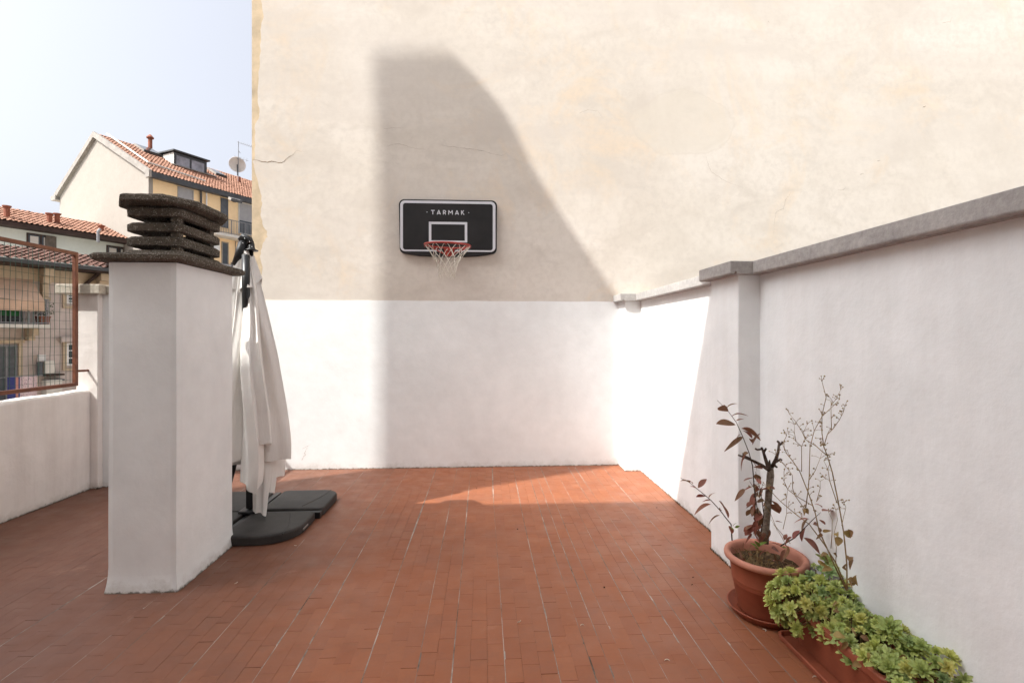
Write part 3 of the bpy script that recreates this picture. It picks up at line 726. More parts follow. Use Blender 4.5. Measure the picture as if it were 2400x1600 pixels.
stems = [[k7(430, 1330, 2.44), k7(425, 1000, 2.42), k7(405, 750, 2.42), k7(375, 640, 2.43), k7(320, 500, 2.45), k7(270, 390, 2.47), k7(205, 300, 2.50), k7(110, 205, 2.53)],
         [k6(330, 860, 2.44), k6(325, 780, 2.46), k6(270, 710, 2.50), k6(225, 660, 2.53), k6(165, 610, 2.56), k6(120, 572, 2.58), k6(75, 550, 2.60)],
         [k7(640, 1420, 2.38), k7(760, 1350, 2.33), k7(850, 1260, 2.28), k7(930, 1180, 2.27), k7(975, 1140, 2.27)],
         [k7(460, 1380, 2.43), k7(450, 1150, 2.41), k7(420, 940, 2.41), k7(380, 880, 2.42)],
         [k7(470, 1350, 2.45), k7(500, 1150, 2.40), k7(470, 950, 2.40), k7(430, 800, 2.41)]]
for s in stems: MB().tube(s, [.0032-.0022*i/(len(s)-1) for i in range(len(s))], 6).build('stem', M_TWIG, sh, smooth=True)
def put_leaf(P, Q, me=None, roll=None, s=None):                # a leaf from its stalk point P to its tip Q
    me = me or random.choice(REDL); d = Q-P
    inst('leaf', me, orient(P, d, random.uniform(-.9, .9) if roll is None else roll, d.length/max(1e-6, me.vertices[-2].co.length) if s is None else s), sh)
red = [((190,270),(250,200)),((235,340),(320,248)),((268,378),(330,335)),((265,410),(110,382)),((205,300),(108,250)),((180,262),(165,240)),((310,440),(470,465)),((320,455),(410,510)),((405,580),(455,470)),((400,560),(395,480)),((325,510),(165,600)),((310,490),(210,520)),((375,640),(222,730)),((370,640),(330,650)),((405,720),(490,780)),((420,760),(480,760)),
       ((420,850),(325,870)),((430,880),(390,880)),((340,945),(258,1030)),((400,930),(335,925)),((430,980),(345,1035)),((450,960),(585,930)),((560,1040),(655,1125)),((560,1070),(630,1138)),((440,1050),(500,1040)),((430,1120),(375,1205)),((460,1120),(470,1210)),((440,1200),(410,1310)),((595,1215),(655,1220)),((575,1240),(650,1285)),((545,1280),(575,1380)),((440,1290),(500,1340)),((460,1400),(540,1230)),
       ((210,1250),(240,1310)),((330,1300),(405,1265)),((690,1320),(670,1365)),((880,1200),(735,1155)),((870,1190),(800,1300)),((850,1260),(805,1380)),((800,1290),(735,1350)),((830,1350),(995,1480)),((735,1345),(640,1400)),((700,1420),(720,1540)),((680,1450),(620,1540)),((985,1100),(940,1040)),((935,1130),(985,1145)),((985,1130),(1075,1120)),((960,1200),(1015,1235)),((910,1240),(1035,1268)),((420,900),(440,960)),((410,940),(450,1010)),((430,1000),(400,1080)),((450,1100),(430,1180)),((455,1150),(485,1240)),((470,1180),(440,1250)),((430,820),(460,880)),((440,860),(500,900)),((425,1240),(330,1330)),((430,1210),(460,1330)),((560,1400),(700,1380)),((560,1440),(640,1470)),((520,1450),(450,1500)),((600,1480),(560,1540))]
for (x, y), (x2, y2) in red:
    d = 2.44 if y < 1150 else 2.40
    if x > 850: d = 2.28
    elif x > 680: d = 2.34
    put_leaf(k7(x, y, d), k7(x2, y2, d+random.uniform(-.05, .05)))
for (x, y), (x2, y2) in [((120,575),(85,535)),((135,580),(118,532)),((160,600),(200,552)),((215,650),(228,598)),((105,565),(65,552)),((150,600),(120,575)),((200,640),(150,640)),((225,660),(180,650)),((225,680),(130,697)),((265,705),(290,700)),((310,750),(280,655)),((270,735),(192,755))]:
    put_leaf(k6(x, y, 2.54), k6(x2, y2, 2.54+random.uniform(-.04, .04)))
for (x, y), (x2, y2) in [((450,1440),(400,1385)),((460,1420),(520,1370)),((460,1430),(430,1360)),((690,1440),(650,1420)),((455,1450),(420,1420)),((240,1260),(265,1215)),((250,1290),(225,1260)),((260,1270),(300,1245))]:
    put_leaf(k7(x, y, 2.36), k7(x2, y2, 2.36), GRNL[0])
for i in range(30):
    x, y = random.uniform(395, 510), random.uniform(840, 1340); put_leaf(k7(x, y, 2.42), k7(x+random.uniform(-75, 60), y+random.uniform(20, 90), 2.42+random.uniform(-.05, .04)))
for i in range(90):                                            # dry straw and dead leaf litter on the soil
    t = random.uniform(0, 6.283); r = .15*math.sqrt(random.random()); P = Vector((PC[0]+r*math.cos(t), PC[1]+r*math.sin(t), .25))
    if i < 34: inst('leaf', random.choice(REDL[:3]+DRYL), orient(P, (random.uniform(-1, 1), random.uniform(-1, 1), random.uniform(-.1, .5)), random.uniform(-2, 2), random.uniform(.4, .85)), sh)
b = MB()
for i in range(120):
    t = random.gauss(math.pi*1.05, .7); r = random.uniform(.04, .15); P = Vector((PC[0]+r*math.cos(t), PC[1]+r*math.sin(t), .24)); d = Vector((random.uniform(-.5, .5), random.uniform(-.5, .5), random.uniform(.2, 1)))*random.uniform(.02, .09)
    b.tube([P, P+d*.5+Vector((0, 0, .01)), P+d], .0009, 3, False)
b.build('dry_straw', M_STEM, sh)['kind'] = 'stuff'

# ================================================================ PLANTER, TRAY, SEDUM, WEED
ty = thing('planter_tray', (1.48, 1.93, 0), 'long terracotta tray under the rectangular planter', 'tray')
P = rrect(1.355, 1.612, 1.60, 2.225, .03, 5); n = len(P); b = MB(); cxp, cyp = 1.4835, 1.9125
for e, z in [(.020, .003), (.004, .006), (0, .028), (.003, .031), (.009, .030), (.012, .010), (.05, .0085)]:
    b.v += [(cxp+(x-cxp)*(1-e/.128), cyp+(y-cyp)*(1-e/.31), z) for x, y in P]
b.f = [(j*n+k, j*n+(k+1) % n, (j+1)*n+(k+1) % n, (j+1)*n+k) for j in range(6) for k in range(n)] + [tuple(range(n))[::-1], tuple(range(6*n, 7*n))]
b.build('tray_body', M_POT, ty)
pn = thing('rectangular_planter', (1.49, 1.93, .011), 'long rectangular terracotta planter filled with green succulents', 'planter')
P = rrect(1.393, 1.603, 1.640, 2.205, .03, 6); n = len(P); b = MB(); cxp, cyp = 1.498, 1.9225
pf = [(.034, .0112), (.030, .014), (.012, .155), (.011, .160), (.002, .163), (0, .168), (0, .192), (.004, .199), (.012, .2005), (.020, .197), (.022, .18), (.024, .15)]
for e, z in pf: b.v += [(cxp+(x-cxp)*(1-e/.105), cyp+(y-cyp)*(1-e/.2825), z) for x, y in P]
b.f = [(j*n+k, j*n+(k+1) % n, (j+1)*n+(k+1) % n, (j+1)*n+k) for j in range(len(pf)-1) for k in range(n)] + [tuple(range(n))[::-1]]
b.build('planter_body', M_POT, pn)
MB().box(1.413, 1.583, 1.66, 2.185, .145, .172).build('soil', M_SOIL, pn)

sd = thing('sedum', (1.49, 1.93, .17), 'bright green sedum rosettes spilling over the rectangular planter', 'succulent plant')
def rosette(seed, nl, R, open_):
    rg = random.Random(seed); b = MB()
    for i in range(nl):
        t = i/nl; a = i*2.39996 + rg.uniform(-.2, .2); el = rad(8 + 62*(1-t)**.9*1.0) if open_ else rad(20+58*(1-t))
        L_ = R*(.42+.58*t)*rg.uniform(.85, 1.12); W_ = L_*rg.uniform(.34, .42); th_ = .12*L_
        ca, sa_ = math.cos(a), math.sin(a); base = R*.05
        def pt(u, v, h):
            r = base + u*math.cos(el) - h*math.sin(el); z = u*math.sin(el)+h*math.cos(el) - .18*u*u/R + (1-t)*R*.25
            return (r*ca - v*sa_, r*sa_ + v*ca, z)
        q = len(b.v)
        for u, w in ((0, .25), (.35, .72), (.62, 1.0), (.86, .66)):
            b.v += [pt(u*L_, -w*W_/2, w*th_*.6), pt(u*L_, 0, -.2*th_), pt(u*L_, w*W_/2, w*th_*.6)]
        b.v.append(pt(L_, 0, th_*.3))
        b.f += [(q+3*j+k, q+3*j+3+k, q+3*j+4+k, q+3*j+1+k) for j in range(3) for k in range(2)] + [(q+9, q+12, q+10), (q+10, q+12, q+11)]
    return b.mesh('rosette', M_SED, True)
ROS = [rosette(s, n_, R_, o_) for s, n_, R_, o_ in ((1, 26, .046, True), (2, 32, .042, True), (3, 22, .050, True), (4, 36, .036, False), (5, 28, .040, False))]
spots = []
def try_spot(P, nrm, rmin):
    for q, _ in spots:
        if (q-P).length < rmin: return
    spots.append((P, nrm))
random.seed(21)
for i in range(2600):
    y = random.uniform(1.60, 2.23); x = random.uniform(1.405, 1.605)
    t = (x-1.405)/.20
    h = .200 + .075*math.sin(min(1, t*1.05)*math.pi*.5) + .07*mnoise.noise((x*9, y*7, 1.5)) + .05*max(0, (1.75-y)/.2)*t
    if y > 2.0: h += .05*(y-2.0)/.2
    hh = h - random.choice([0, 0, .025, .05])
    try_spot(Vector((x, y, hh)), Vector((-.55+.7*t*.6, -.35, 1)), random.uniform(.032, .046))
for i in range(900):                                           # the mound spilling over the far left corner
    a = random.uniform(math.pi*.55, math.pi*1.6); e = random.uniform(-.9, 1.35); r = .065+.045*random.random()
    d = Vector((math.cos(a)*math.cos(e), math.sin(a)*math.cos(e), math.sin(e)))
    P = Vector((1.40, 2.12, .205)) + Vector((d.x*r, d.y*r*1.15, d.z*r*1.25))
    if P.z < .09: continue
    try_spot(P, d+Vector((0, -.25, .45)), random.uniform(.034, .048))
for i in range(60):                                            # the near end hangs over towards the viewer
    P = Vector((random.uniform(1.49, 1.60), random.uniform(1.52, 1.60), random.uniform(.19, .30))); try_spot(P, Vector((-.3, -.8, .8)), .040)
st = MB()
for P, nn in spots:
    nn = (nn + Vector((random.uniform(-.35, .35), random.uniform(-.35, .35), 0))).normalized()
    M_ = Matrix.Translation(P) @ nn.to_track_quat('Z', 'Y').to_matrix().to_4x4() @ Matrix.Rotation(random.uniform(0, 6.28), 4, 'Z') @ Matrix.Scale(random.choice([.45, .55, .7, .8, .85, .95, 1.1]), 4)
    inst('rosette', random.choice(ROS), M_, sd)
    root = Vector((min(max(P.x, 1.42), 1.57), min(max(P.y, 1.68), 2.17), .165)); mid = (P+root)/2 + Vector((0, 0, .02))
    st.tube([root, mid, P - nn*.004], .0026, 5, False)
for i in range(26):
    inst('dead_leaf', random.choice(DRYL), orient(Vector((random.uniform(1.33, 1.58), random.uniform(1.66, 2.2), random.uniform(.20, .27))), (random.uniform(-1, 1), random.uniform(-1, 0), random.uniform(-.3, .5)), random.uniform(-1.5, 1.5), random.uniform(.6, 1.0)), sd)
st.build('stems', simple('sedum_stem', (.13, .10, .045), .8, .2, .2, 40), sd, smooth=True)

wd_ = thing('dry_weed', (1.50, 1.98, .17), 'tall dried weed with tiny seed heads rising from the planter', 'weed')
DW = 2.08
def kw(x, y, d=DW): return at(1650+x/3.5625, 880+y/3.5625, d)
lines = [([(1195,1780),(1192,1560),(1165,1300),(1130,1100),(1070,800),(1030,670),(1000,590),(985,480),(985,330),(1020,180),(985,50)], .0030, 2.00),
         ([(1200,1790),(1100,1560),(1000,1400),(880,1240),(760,1150),(640,1050),(545,950)], .0028, 2.04),
         ([(1190,1790),(1080,1560),(960,1290),(930,1150),(880,1000),(800,800),(740,710),(690,650),(655,570),(690,500)], .0028, 2.06),
         ([(850,1100),(870,950),(878,850),(885,600),(920,460),(985,340),(1060,270),(1130,200)], .0022, 2.06),
         ([(1030,670),(940,590),(845,530),(820,470),(770,390),(715,322)], .0018, 2.02),
         ([(1000,590),(1030,490),(1080,440),(1130,370),(1165,300),(1178,255)], .0018, 1.99),
         ([(1065,455),(1062,360),(1060,250),(1100,200),(1140,120)], .0016, 1.99),
         ([(815,800),(815,590),(770,550),(755,480),(755,410)], .0016, 2.08),
         ([(845,530),(830,470),(860,410)], .0012, 2.03), ([(815,590),(835,540)], .0012, 2.08),
         ([(900,1080),(780,1010),(700,950),(668,880),(668,800),(680,760)], .0017, 2.08),
         ([(845,1120),(760,1000),(740,940),(738,830),(680,750),(600,660)], .0017, 2.09),
         ([(878,870),(930,790),(970,690),(1000,590)], .0014, 2.04),
         ([(1110,1060),(1050,880),(1035,780),(1000,710)], .0018, 2.02),
         ([(1150,1250),(1165,1180),(1185,1100),(1170,1060)], .0014, 1.98),
         ([(1100,1560),(1105,1430),(1085,1320),(1115,1200),(1100,1120)], .0016, 2.0), ([(1060,1440),(1070,1300),(1070,1200),(1040,1140)], .0016, 2.02),
         ([(940,1050),(970,940),(970,880),(1010,855)], .0014, 2.05), ([(660,1280),(690,1150),(690,1020),(700,950)], .0014, 2.14), ([(720,1400),(600,1260),(560,1160),(480,1040),(420,930)], .0014, 2.3), ([(700,1440),(640,1330),(560,1200)], .0014, 2.3)]
sb = MB()
random.seed(5)
def seed_head(P, r):
    sb.lathe([(0, r), (r*.7, r*.7), (r, 0), (r*.7, -r*.7), (0, -r)], P, 6)
for pts, r, d in lines:
    n = len(pts); W = [kw(x, y, d+.02*math.sin(i*.9+x*.01)) for i, (x, y) in enumerate(pts)]
    MB().tube(W, [r*(1-.6*i/(n-1)) for i in range(n)], 6).build('stalk', M_STEM, wd_, smooth=True)
    for i in range(n):
        zpx = pts[i][1]
        if zpx > 1150: continue
        for q in range(2 if i > n*.5 else 1):
            P = W[i] if i == n-1 or q == 0 else (W[i]+W[i-1])/2
            for w_ in range(random.choice([1, 2, 2])):
                dd = Vector((random.uniform(-1, 1), random.uniform(-.6, .6), random.uniform(.1, 1))).normalized()*random.uniform(.012, .034)
                MB().tube([P, P+dd*.5+Vector((0, 0, .003)), P+dd], .0008, 4, False).build('twig', M_STEM, wd_)
                seed_head(P+dd, random.uniform(.0022, .0042))
sb.build('seed_heads', M_SEED, wd_, smooth=True)['kind'] = 'stuff'
for x, y, d in ((1080,1480,2.02),(1040,1490,2.02),(985,1500,2.02),(950,1540,2.02),(1215,1510,1.98),(1245,1530,1.98),(1110,1310,2.0),(1130,1345,2.0),(1160,1300,1.98),(1200,1280,1.98),(990,1300,2.04),(985,1320,2.04),(1180,1600,1.98),(1080,1620,2.0),(1240,1690,1.97),(1275,1660,1.97),(1260,1730,1.97),(1195,1700,1.97),(840,1105,2.06),(825,1110,2.06)):
    inst('leaf', random.choice(DRYL), orient(kw(x, y, d), (random.uniform(-1, 1), random.uniform(-1, .2), random.uniform(-.5, .4)), random.uniform(-1.5, 1.5), random.uniform(.6, 1.1)), wd_)

# ================================================================ small litter on the tiles
M_CURL = simple('pale_curl', (.60, .50, .40), .8, .2, .1, 50); M_BIT = simple('dark_leaf_bit', (.06, .03, .02), .9, .1, .2, 50)
def floorpt(px, py):
    r = ray(px, py); return CAM + r*(-CAMH/r.z)
for i, (px, py, nm) in enumerate([(551, 1366, 'near the foot of the chimney'), (694, 1278, 'in front of the parasol base'), (1214, 1456, 'in the middle of the near tiles'), (1565, 1550, 'at the near right of the floor'), (1780, 1462, 'beside the planter tray'), (1789, 1478, 'below the round pot saucer'), (1367, 1467, 'right of the long grey joint'), (1913, 1590, 'closest to the planter tray')]):
    P = floorpt(px, py); a = random.uniform(0, 6.28); s = .012
    o = MB().tube([(P.x+s*math.cos(a+t)*(.9+.3*t/3), P.y+s*math.sin(a+t)*.8, .0025+.003*math.sin(t)) for t in [k*.5 for k in range(6)]], [.001, .0019, .0022, .002, .0016, .0008], 6).build('dry_petal', M_CURL)
    tag(o, 'tiny pale curled dry petal lying ' + nm, 'petal', 'petals on the tiles')
for px, py, nm in [(1115, 1144, 'in the sunlit wedge'), (1213, 1239, 'in the middle distance'), (1089, 1265, 'left of the middle'), (1625, 1371, 'left of the round pot'), (1627, 1354, 'nearest the round pot saucer'), (1415, 1375, 'in the open right part'), (1541, 1190, 'by the foot of the right wall')]:
    P = floorpt(px, py); o = inst('leaf_fragment', DRYL[1].copy(), Matrix.Translation((P.x, P.y, .004)) @ Matrix.Rotation(random.uniform(0, 6), 4, 'Z') @ Matrix.Scale(.55, 4))
    o.data.materials[0] = M_BIT; tag(o, 'small dark leaf fragment on the tiles ' + nm, 'leaf', 'leaf bits on the tiles')
# weeds in the joint along the walls
b = MB()
random.seed(3)
for i in range(260):
    if i < 60: P = Vector((-3.595+random.random()*.01, random.uniform(3.9, 4.71), 0))
    elif i < 80: P = Vector((random.uniform(-3.58, -3.5), 4.71, 0))
    elif i < 150: P = Vector((1.612, random.uniform(3.18, 4.3), 0))
    elif i < 200: P = Vector((1.482, random.uniform(2.83, 3.16), 0))
    else: P = Vector((random.uniform(-1.9, 1.4), BW-.02, 0))
    h = random.uniform(.006, .028)*(1.2 if i < 80 else .8); d = Vector((random.uniform(-.5, .5), random.uniform(-.5, .5), 1))*h
    b.tube([P, P+d*.6, P+d+Vector((random.uniform(-.3, .3), random.uniform(-.3, .3), 0))*h], [.0012, .0009, .0004], 3, False)
o = b.build('joint_moss', simple('moss_green', (.06, .055, .025), .95, .1, .3, 40)); tag(o, 'thin moss and weeds along the foot of the walls', 'weeds', None, 'stuff')

# ================================================================ HOUSES BEYOND THE TERRACE
TH = rad(29.5)
U = Vector((math.sin(TH), math.cos(TH), 0)); N_ = Vector((math.cos(TH), -math.sin(TH), 0)); Z = Vector((0, 0, 1))   # along the street fronts / out of them
class House:
    def __init__(s, px, py, d): P = at(px, py, d); s.O = Vector((P.x, P.y, 0))
    def f(s, px, py, off=0): P = onP(px, py, s.O+N_*off, N_); return (P-s.O).dot(U), P.z               # pixel on the street front
    def g(s, px, py): P = onP(px, py, s.O, U); return -(P-s.O).dot(N_), P.z                            # pixel on the gable
    def W(s, a, o, z): return s.O + U*a + N_*o + Z*z
    def box(s, b, a0, a1, o0, o1, z0, z1): return b.obox(s.W(a0, o0, z0), U*(a1-a0), N_*(o1-o0), Z*(z1-z0))
def hb_(h, name, mat, parent, a0, a1, o0, o1, z0, z1, bevel=0):
    b = MB(); h.box(b, a0, a1, o0, o1, z0, z1); return b.build(name, mat, parent, bevel=bevel)
def M_roof():
    m = Mat('clay_roof_tiles', .85, .2)
    c = m.ramp(m.noise(13, 6, .8), [(.34, (.13, .065, .042)), (.5, (.23, .115, .074)), (.7, (.33, .20, .14))])
    c = m.mix(m.ramp(m.noise(.9, 5, .7), [(.5, 0.0), (.75, .5)]), c, (.22, .11, .08)); m.color(c); m.bump(m.noise(30, 4), .4, .02); return m.m
M_ROOF = M_roof()
M_YEL = plaster('yellow_render', (.86, .63, .37), 0); M_GABLE = plaster('pale_gable_render', (.31, .278, .242), 0); M_GREEN = plaster('pale_green_render', (.60, .64, .58), 0)
M_BEIGE = plaster('grey_beige_render', (.52, .445, .415), 0, mott=.1); M_TRIM = plaster('ochre_stone_trim', (.47, .375, .27), 0, mott=.12)
M_GREY = simple('dark_grey_gutter', (.055, .055, .058), .5, .4, .15, 2); M_ZINC = simple('zinc_trim', (.27, .24, .21), .6, .4, .12, 2); M_BROWN = simple('brown_eaves_wood', (.045, .026, .02), .7, .3, .2, 3)
M_GLASS = simple('window_glass', (.05, .055, .06), .08, .6, .2, 2); M_BLIND = simple('grey_roller_blind', (.34, .33, .33), .7, .3, .06, 3); M_PALE = simple('pale_frame_paint', (.58, .55, .50), .6, .3, .06, 3)
M_IRON = simple('grey_iron', (.20, .20, .21), .5, .4, .1, 4); M_SLAT = simple('slate_shutter', (.10, .105, .115), .6, .3, .12, 6)
M_AWN = simple('pink_awning_cloth', (.52, .36, .26), .9, .1, .1, 1.5); M_DRED = simple('old_red_brick_pot', (.27, .10, .062), .8, .2, .15, 3)
M_WHITE = simple('white_metal', (.68, .67, .66), .5, .4, .05, 4); M_DISH = simple('white_dish', (.62, .56, .50), .5, .3, .05, 3); M_PLANT = leafmat('balcony_foliage', [(.03, .06, .02), (.06, .10, .03)]); M_DGREEN = simple('green_cloth', (.03, .12, .045), .9, .1, .2, 4)

def tile_roof(h, name, parent, a0, a1, oe, ze, orr, zr, pitch=.21, rows=.36, mat=None):
    # corrugated, stepped clay tile sheet from the eave (oe, ze) up to the ridge (orr, zr)
    b = MB(); nr_ = max(2, int(math.hypot(orr-oe, zr-ze)/rows)); nc = int((a1-a0)/pitch)*4
    sl = Vector((orr-oe, zr-ze)); ln = sl.length; nd = Vector((-sl.y, sl.x))/ln
    if nd.y < 0: nd = -nd
    for r in range(nr_):
        for e in (0, 1):
            t = (r+e*1.04)/nr_; lift = .045 if e == 0 else .0
            for c in range(nc+1):
                a = a0+(a1-a0)*c/nc; w = .035*math.sin(c*math.pi/2+.3) + lift + .022*mnoise.noise((c*.31, r*1.7, a0)) + .010*random.uniform(-1, 1)
                o = oe+sl.x*min(t, 1.0)+nd.x*w; z = ze+sl.y*min(t, 1.0)+nd.y*w
                b.v.append(tuple(h.W(a, o, z)))
    w_ = nc+1
    for r in range(nr_):
        base = r*2*w_
        b.f += [(base+c, base+c+1, base+w_+c+1, base+w_+c) for c in range(nc)]
        if r: b.f += [(base-w_+c, base-w_+c+1, base+c+1, base+c) for c in range(nc)]
    o = b.build(name, mat or M_ROOF, parent); o['kind'] = 'stuff'; return o
def window(h, parent, a0, a1, z0, z1, frame=M_PALE, pane=M_GLASS, sash=1, sill=True, rec=.0):
    o = MB(); w = .07
    h.box(o, a0, a1, -.02, .05, z0, z0+w); h.box(o, a0, a1, -.02, .05, z1-w, z1); h.box(o, a0, a0+w, -.02, .048, z0+w, z1-w); h.box(o, a1-w, a1, -.02, .048, z0+w, z1-w)
    for k in range(1, sash+1):
        m_ = a0+(a1-a0)*k/(sash+1); h.box(o, m_-.03, m_+.03, -.02, .046, z0+w, z1-w)
    f = o.build('window', frame, parent)
    hb_(h, 'pane', pane, f, a0+w*.5, a1-w*.5, .005, .02, z0+w*.5, z1-w*.5)
    if sill: hb_(h, 'sill', M_PALE, f, a0-.08, a1+.08, .0, .14, z0-.09, z0-.005)
    return f
def railing(h, parent, a0, a1, off, z0, z1, step=.12, ends=0.0, mat=M_IRON):
    b = MB()
    for z in (z0+.06, z1): h.box(b, a0, a1, off-.02, off+.02, z-.02, z+.02)
    k = 0
    while a0+k*step < a1:
        a = a0+k*step; big_ = k % 9 == 0; w = .03 if big_ else .011
        h.box(b, a-w, a+w, off-w*.6, off+w*.6, z0, z1-.021); k += 1
    if ends:
        h.box(b, a0-.02, a0+.02, off-ends, off-.021, z1-.02, z1+.02); q = .12
        while q < ends: h.box(b, a0-.01, a0+.01, off-q-.01, off-q+.01, z0, z1-.021); q += .12
    return b.build('railing', mat, parent)

# ---- yellow house with pale gable
Hy = House(348, 403, 31.0)
ze = Hy.f(351, 403)[1]; gw = Hy.g(140, 459.6)[0]; gm, zr_ = Hy.g(225.6, 319)
yh = thing('yellow_apartment_house', Hy.W(0, 0, -12.9), 'yellow apartment house with pale gable and orange tiled roof', 'building')
b = MB(); AL = 13.0
hbm = [(0, -12.9), (0, ze), (gm, zr_), (gw, ze), (gw, -12.9)]
recalc(MB().prism(hbm, lambda o, z: Hy.W(.004, -o, z), lambda o, z: Hy.W(.25, -o, z)).build('gable_wall', M_GABLE, yh))
hb_(Hy, 'wall', M_YEL, yh, .26, AL, -gw, 0, -12.9, ze-.02)
recalc(MB().prism([(.3, ze-.05), (gm, zr_-.12), (gw-.3, ze-.05)], lambda o, z: Hy.W(.3, -o, z), lambda o, z: Hy.W(AL, -o, z)).build('roof_body', M_BROWN, yh))
sl_ = (zr_-ze)/gm
er = tile_roof(Hy, 'roof_slope', yh, -.05, AL, .38, ze-.38*sl_+.16, -gm, zr_+.18)
tile_roof(Hy, 'roof_slope', yh, -.05, AL, -gw-.38, ze-.38*sl_+.16, -gm, zr_+.17)
def rake(o0, z0, o1, z1, m=M_ZINC):
    b = MB(); b.prism([(o0, z0-.26), (o1, z1-.26), (o1, z1+.14), (o0, z0+.14)], lambda o, z: Hy.W(-.20, o, z), lambda o, z: Hy.W(.0, o, z))
    return recalc(b.build('rake_board', m, yh))
rake(.40, ze-.40*sl_+.10, -gm, zr_+.12); rake(-gw-.40, ze-.40*sl_+.10, -gm-.001, zr_+.12)
hb_(Hy, 'gutter', M_GREY, yh, -.1, AL, .12, .52, ze-.40*sl_-.20, ze-.40*sl_+.13)
hb_(Hy, 'gutter_end', M_ZINC, yh, -.26, -.10, .10, .54, ze-.40*sl_-.24, ze-.40*sl_+.16)
hb_(Hy, 'gutter_end', M_ZINC, yh, -.24, .3, -gw-.75, -gw-.05, ze-.40*sl_-.2, ze-.40*sl_+.12)
def fr(a, b_): return a[0], b_[0], b_[1], a[1]                  # two pixels -> a0, a1, z0, z1
f = Hy.f
def W2(p, q, **k):
    A, B = f(*p), f(*q); return window(Hy, yh, A[0], B[0], min(A[1], B[1]), max(A[1], B[1]), **k)
A = f(415.7, 436); B = f(453, 450); window(Hy, yh, A[0], B[0], A[1]-1.6, A[1], frame=M_BLIND, pane=M_BLIND, sash=0)
A = f(517, 463); window(Hy, yh, A[0], f(534, 470)[0], A[1]-2.1, A[1], frame=M_SLAT, pane=M_SLAT, sash=0, sill=False)
A = f(558, 472); B = f(590, 472); w1 = window(Hy, yh, A[0], B[0]+.2, A[1]-2.35, A[1], frame=M_PALE, pane=M_BLIND, sash=0, sill=False)
hb_(Hy, 'lower_pane', M_GLASS, w1, A[0]+.08, B[0]+.1, .021, .03, A[1]-2.3, A[1]-1.35)
A = f(519, 566); B = f(535, 620); window(Hy, yh, A[0], B[0], B[1]-.1, A[1], frame=M_ZINC, sash=0)
A = f(545, 690); window(Hy, yh, f(541, 620)[0], f(556, 620)[0], f(545, 655)[1], f(541, 615)[1], frame=M_ZINC, sash=0)
zb1 = f(545, 552)[1]
sb1 = hb_(Hy, 'balcony_slab', M_PALE, yh, f(485, 540)[0], AL-3, .0, 1.05, zb1-.34, zb1-.16)
railing(Hy, yh, f(485, 540)[0]+.05, AL-3, 1.0, zb1-.16, zb1+.86, .12, .95)
zb2 = zb1 - 3.15
hb_(Hy, 'balcony_slab', M_PALE, yh, f(485, 540)[0], AL-3, .0, 1.05, zb2-.34, zb2-.16); railing(Hy, yh, f(485, 540)[0]+.05, AL-3, 1.0, zb2-.16, zb2+.86, .12, .95)
for px, m_, r_ in ((469, M_GREY, .07), (482, M_WHITE, .05)):
    a = f(px, 450)[0]; MB().tube([Hy.W(a, .10, -12), Hy.W(a, .10, ze-.35)], r_, 8).build('downpipe', m_, yh)
A = f(497, 570); hb_(Hy, 'air_conditioner', M_WHITE, yh, A[0]-.5, A[0]+.35, .02, .36, A[1]-.5, A[1]+.12, .02)
A = f(520, 632); hb_(Hy, 'air_conditioner', M_WHITE, yh, A[0]-.6, A[0]+.5, .02, .36, A[1]-.3, A[1]+.35, .02)
A = f(552, 472); hb_(Hy, 'wall_lamp', M_GREY, yh, A[0]-.25, A[0]-.05, .02, .25, A[1]-.1, A[1]+.05)
A = f(551, 566); MB().tube([Hy.W(A[0], .06, A[1]-1.2), Hy.W(A[0], .06, A[1]), Hy.W(A[0]+.3, .06, A[1])], .03, 6).build('pipe', M_ZINC, yh)
A = f(553, 672); hb_(Hy, 'side_annex', M_YEL, yh, A[0]-.6, A[0]+3, .02, 2.0, -8, A[1]+.2)
# roof furniture
RO = Hy.W(0, .38, ze-.38*sl_+.18); RN = (U.cross(Hy.W(0, -gm, zr_+.18)-Hy.W(0, .38, ze-.38*sl_+.16))).normalized()
if RN.z < 0: RN = -RN
SL = RN.cross(U).normalized(); SL = SL if SL.z > 0 else -SL
def rp(px, py): return onP(px, py, RO, RN)
def flat_on_roof(name, mat, p, wid, ht, up_=.10, extra=None):
    P = rp(*p); b = MB(); b.obox(P, U*wid, SL*ht, RN*up_); o = b.build(name, mat, yh); return o, P
def skylight(p, wid, ht):
    o, P = flat_on_roof('skylight', M_ZINC, p, wid, ht, .16)
    MB().obox(P+U*.1+SL*.12+RN*.165, U*(wid-.2), SL*(ht-.24), RN*.01).build('pane', M_GLASS, o)
    MB().obox(P-SL*.05, U*wid, SL*.045, RN*.20).build('sill', M_GREY, o)
skylight((336, 356), 1.25, 1.5); skylight((505, 410), .9, 1.3); skylight((540, 470), .8, .3)
for p, q in (((250, 318), (347, 385)), ((347, 385), (480, 428))):
    MB().tube([rp(*p)+RN*.12, rp(*q)+RN*.12], .06, 6).build('roof_cable_duct', M_PALE, yh)
P = rp(352, 350); MB().tube([P-Z*.3, P+Z*.75], .14, 10).build('flue', M_DRED, yh); MB().lathe([(0, .28), (.10, .2), (.24, .04), (.24, -.04), (.1, -.1), (0, -.1)], P+Z*.85, 12).build('flue_cap', M_DRED, yh)
P = rp(560, 427); MB().tube([P-Z*.2, P+Z*.45], .12, 10).build('flue', M_DRED, yh)
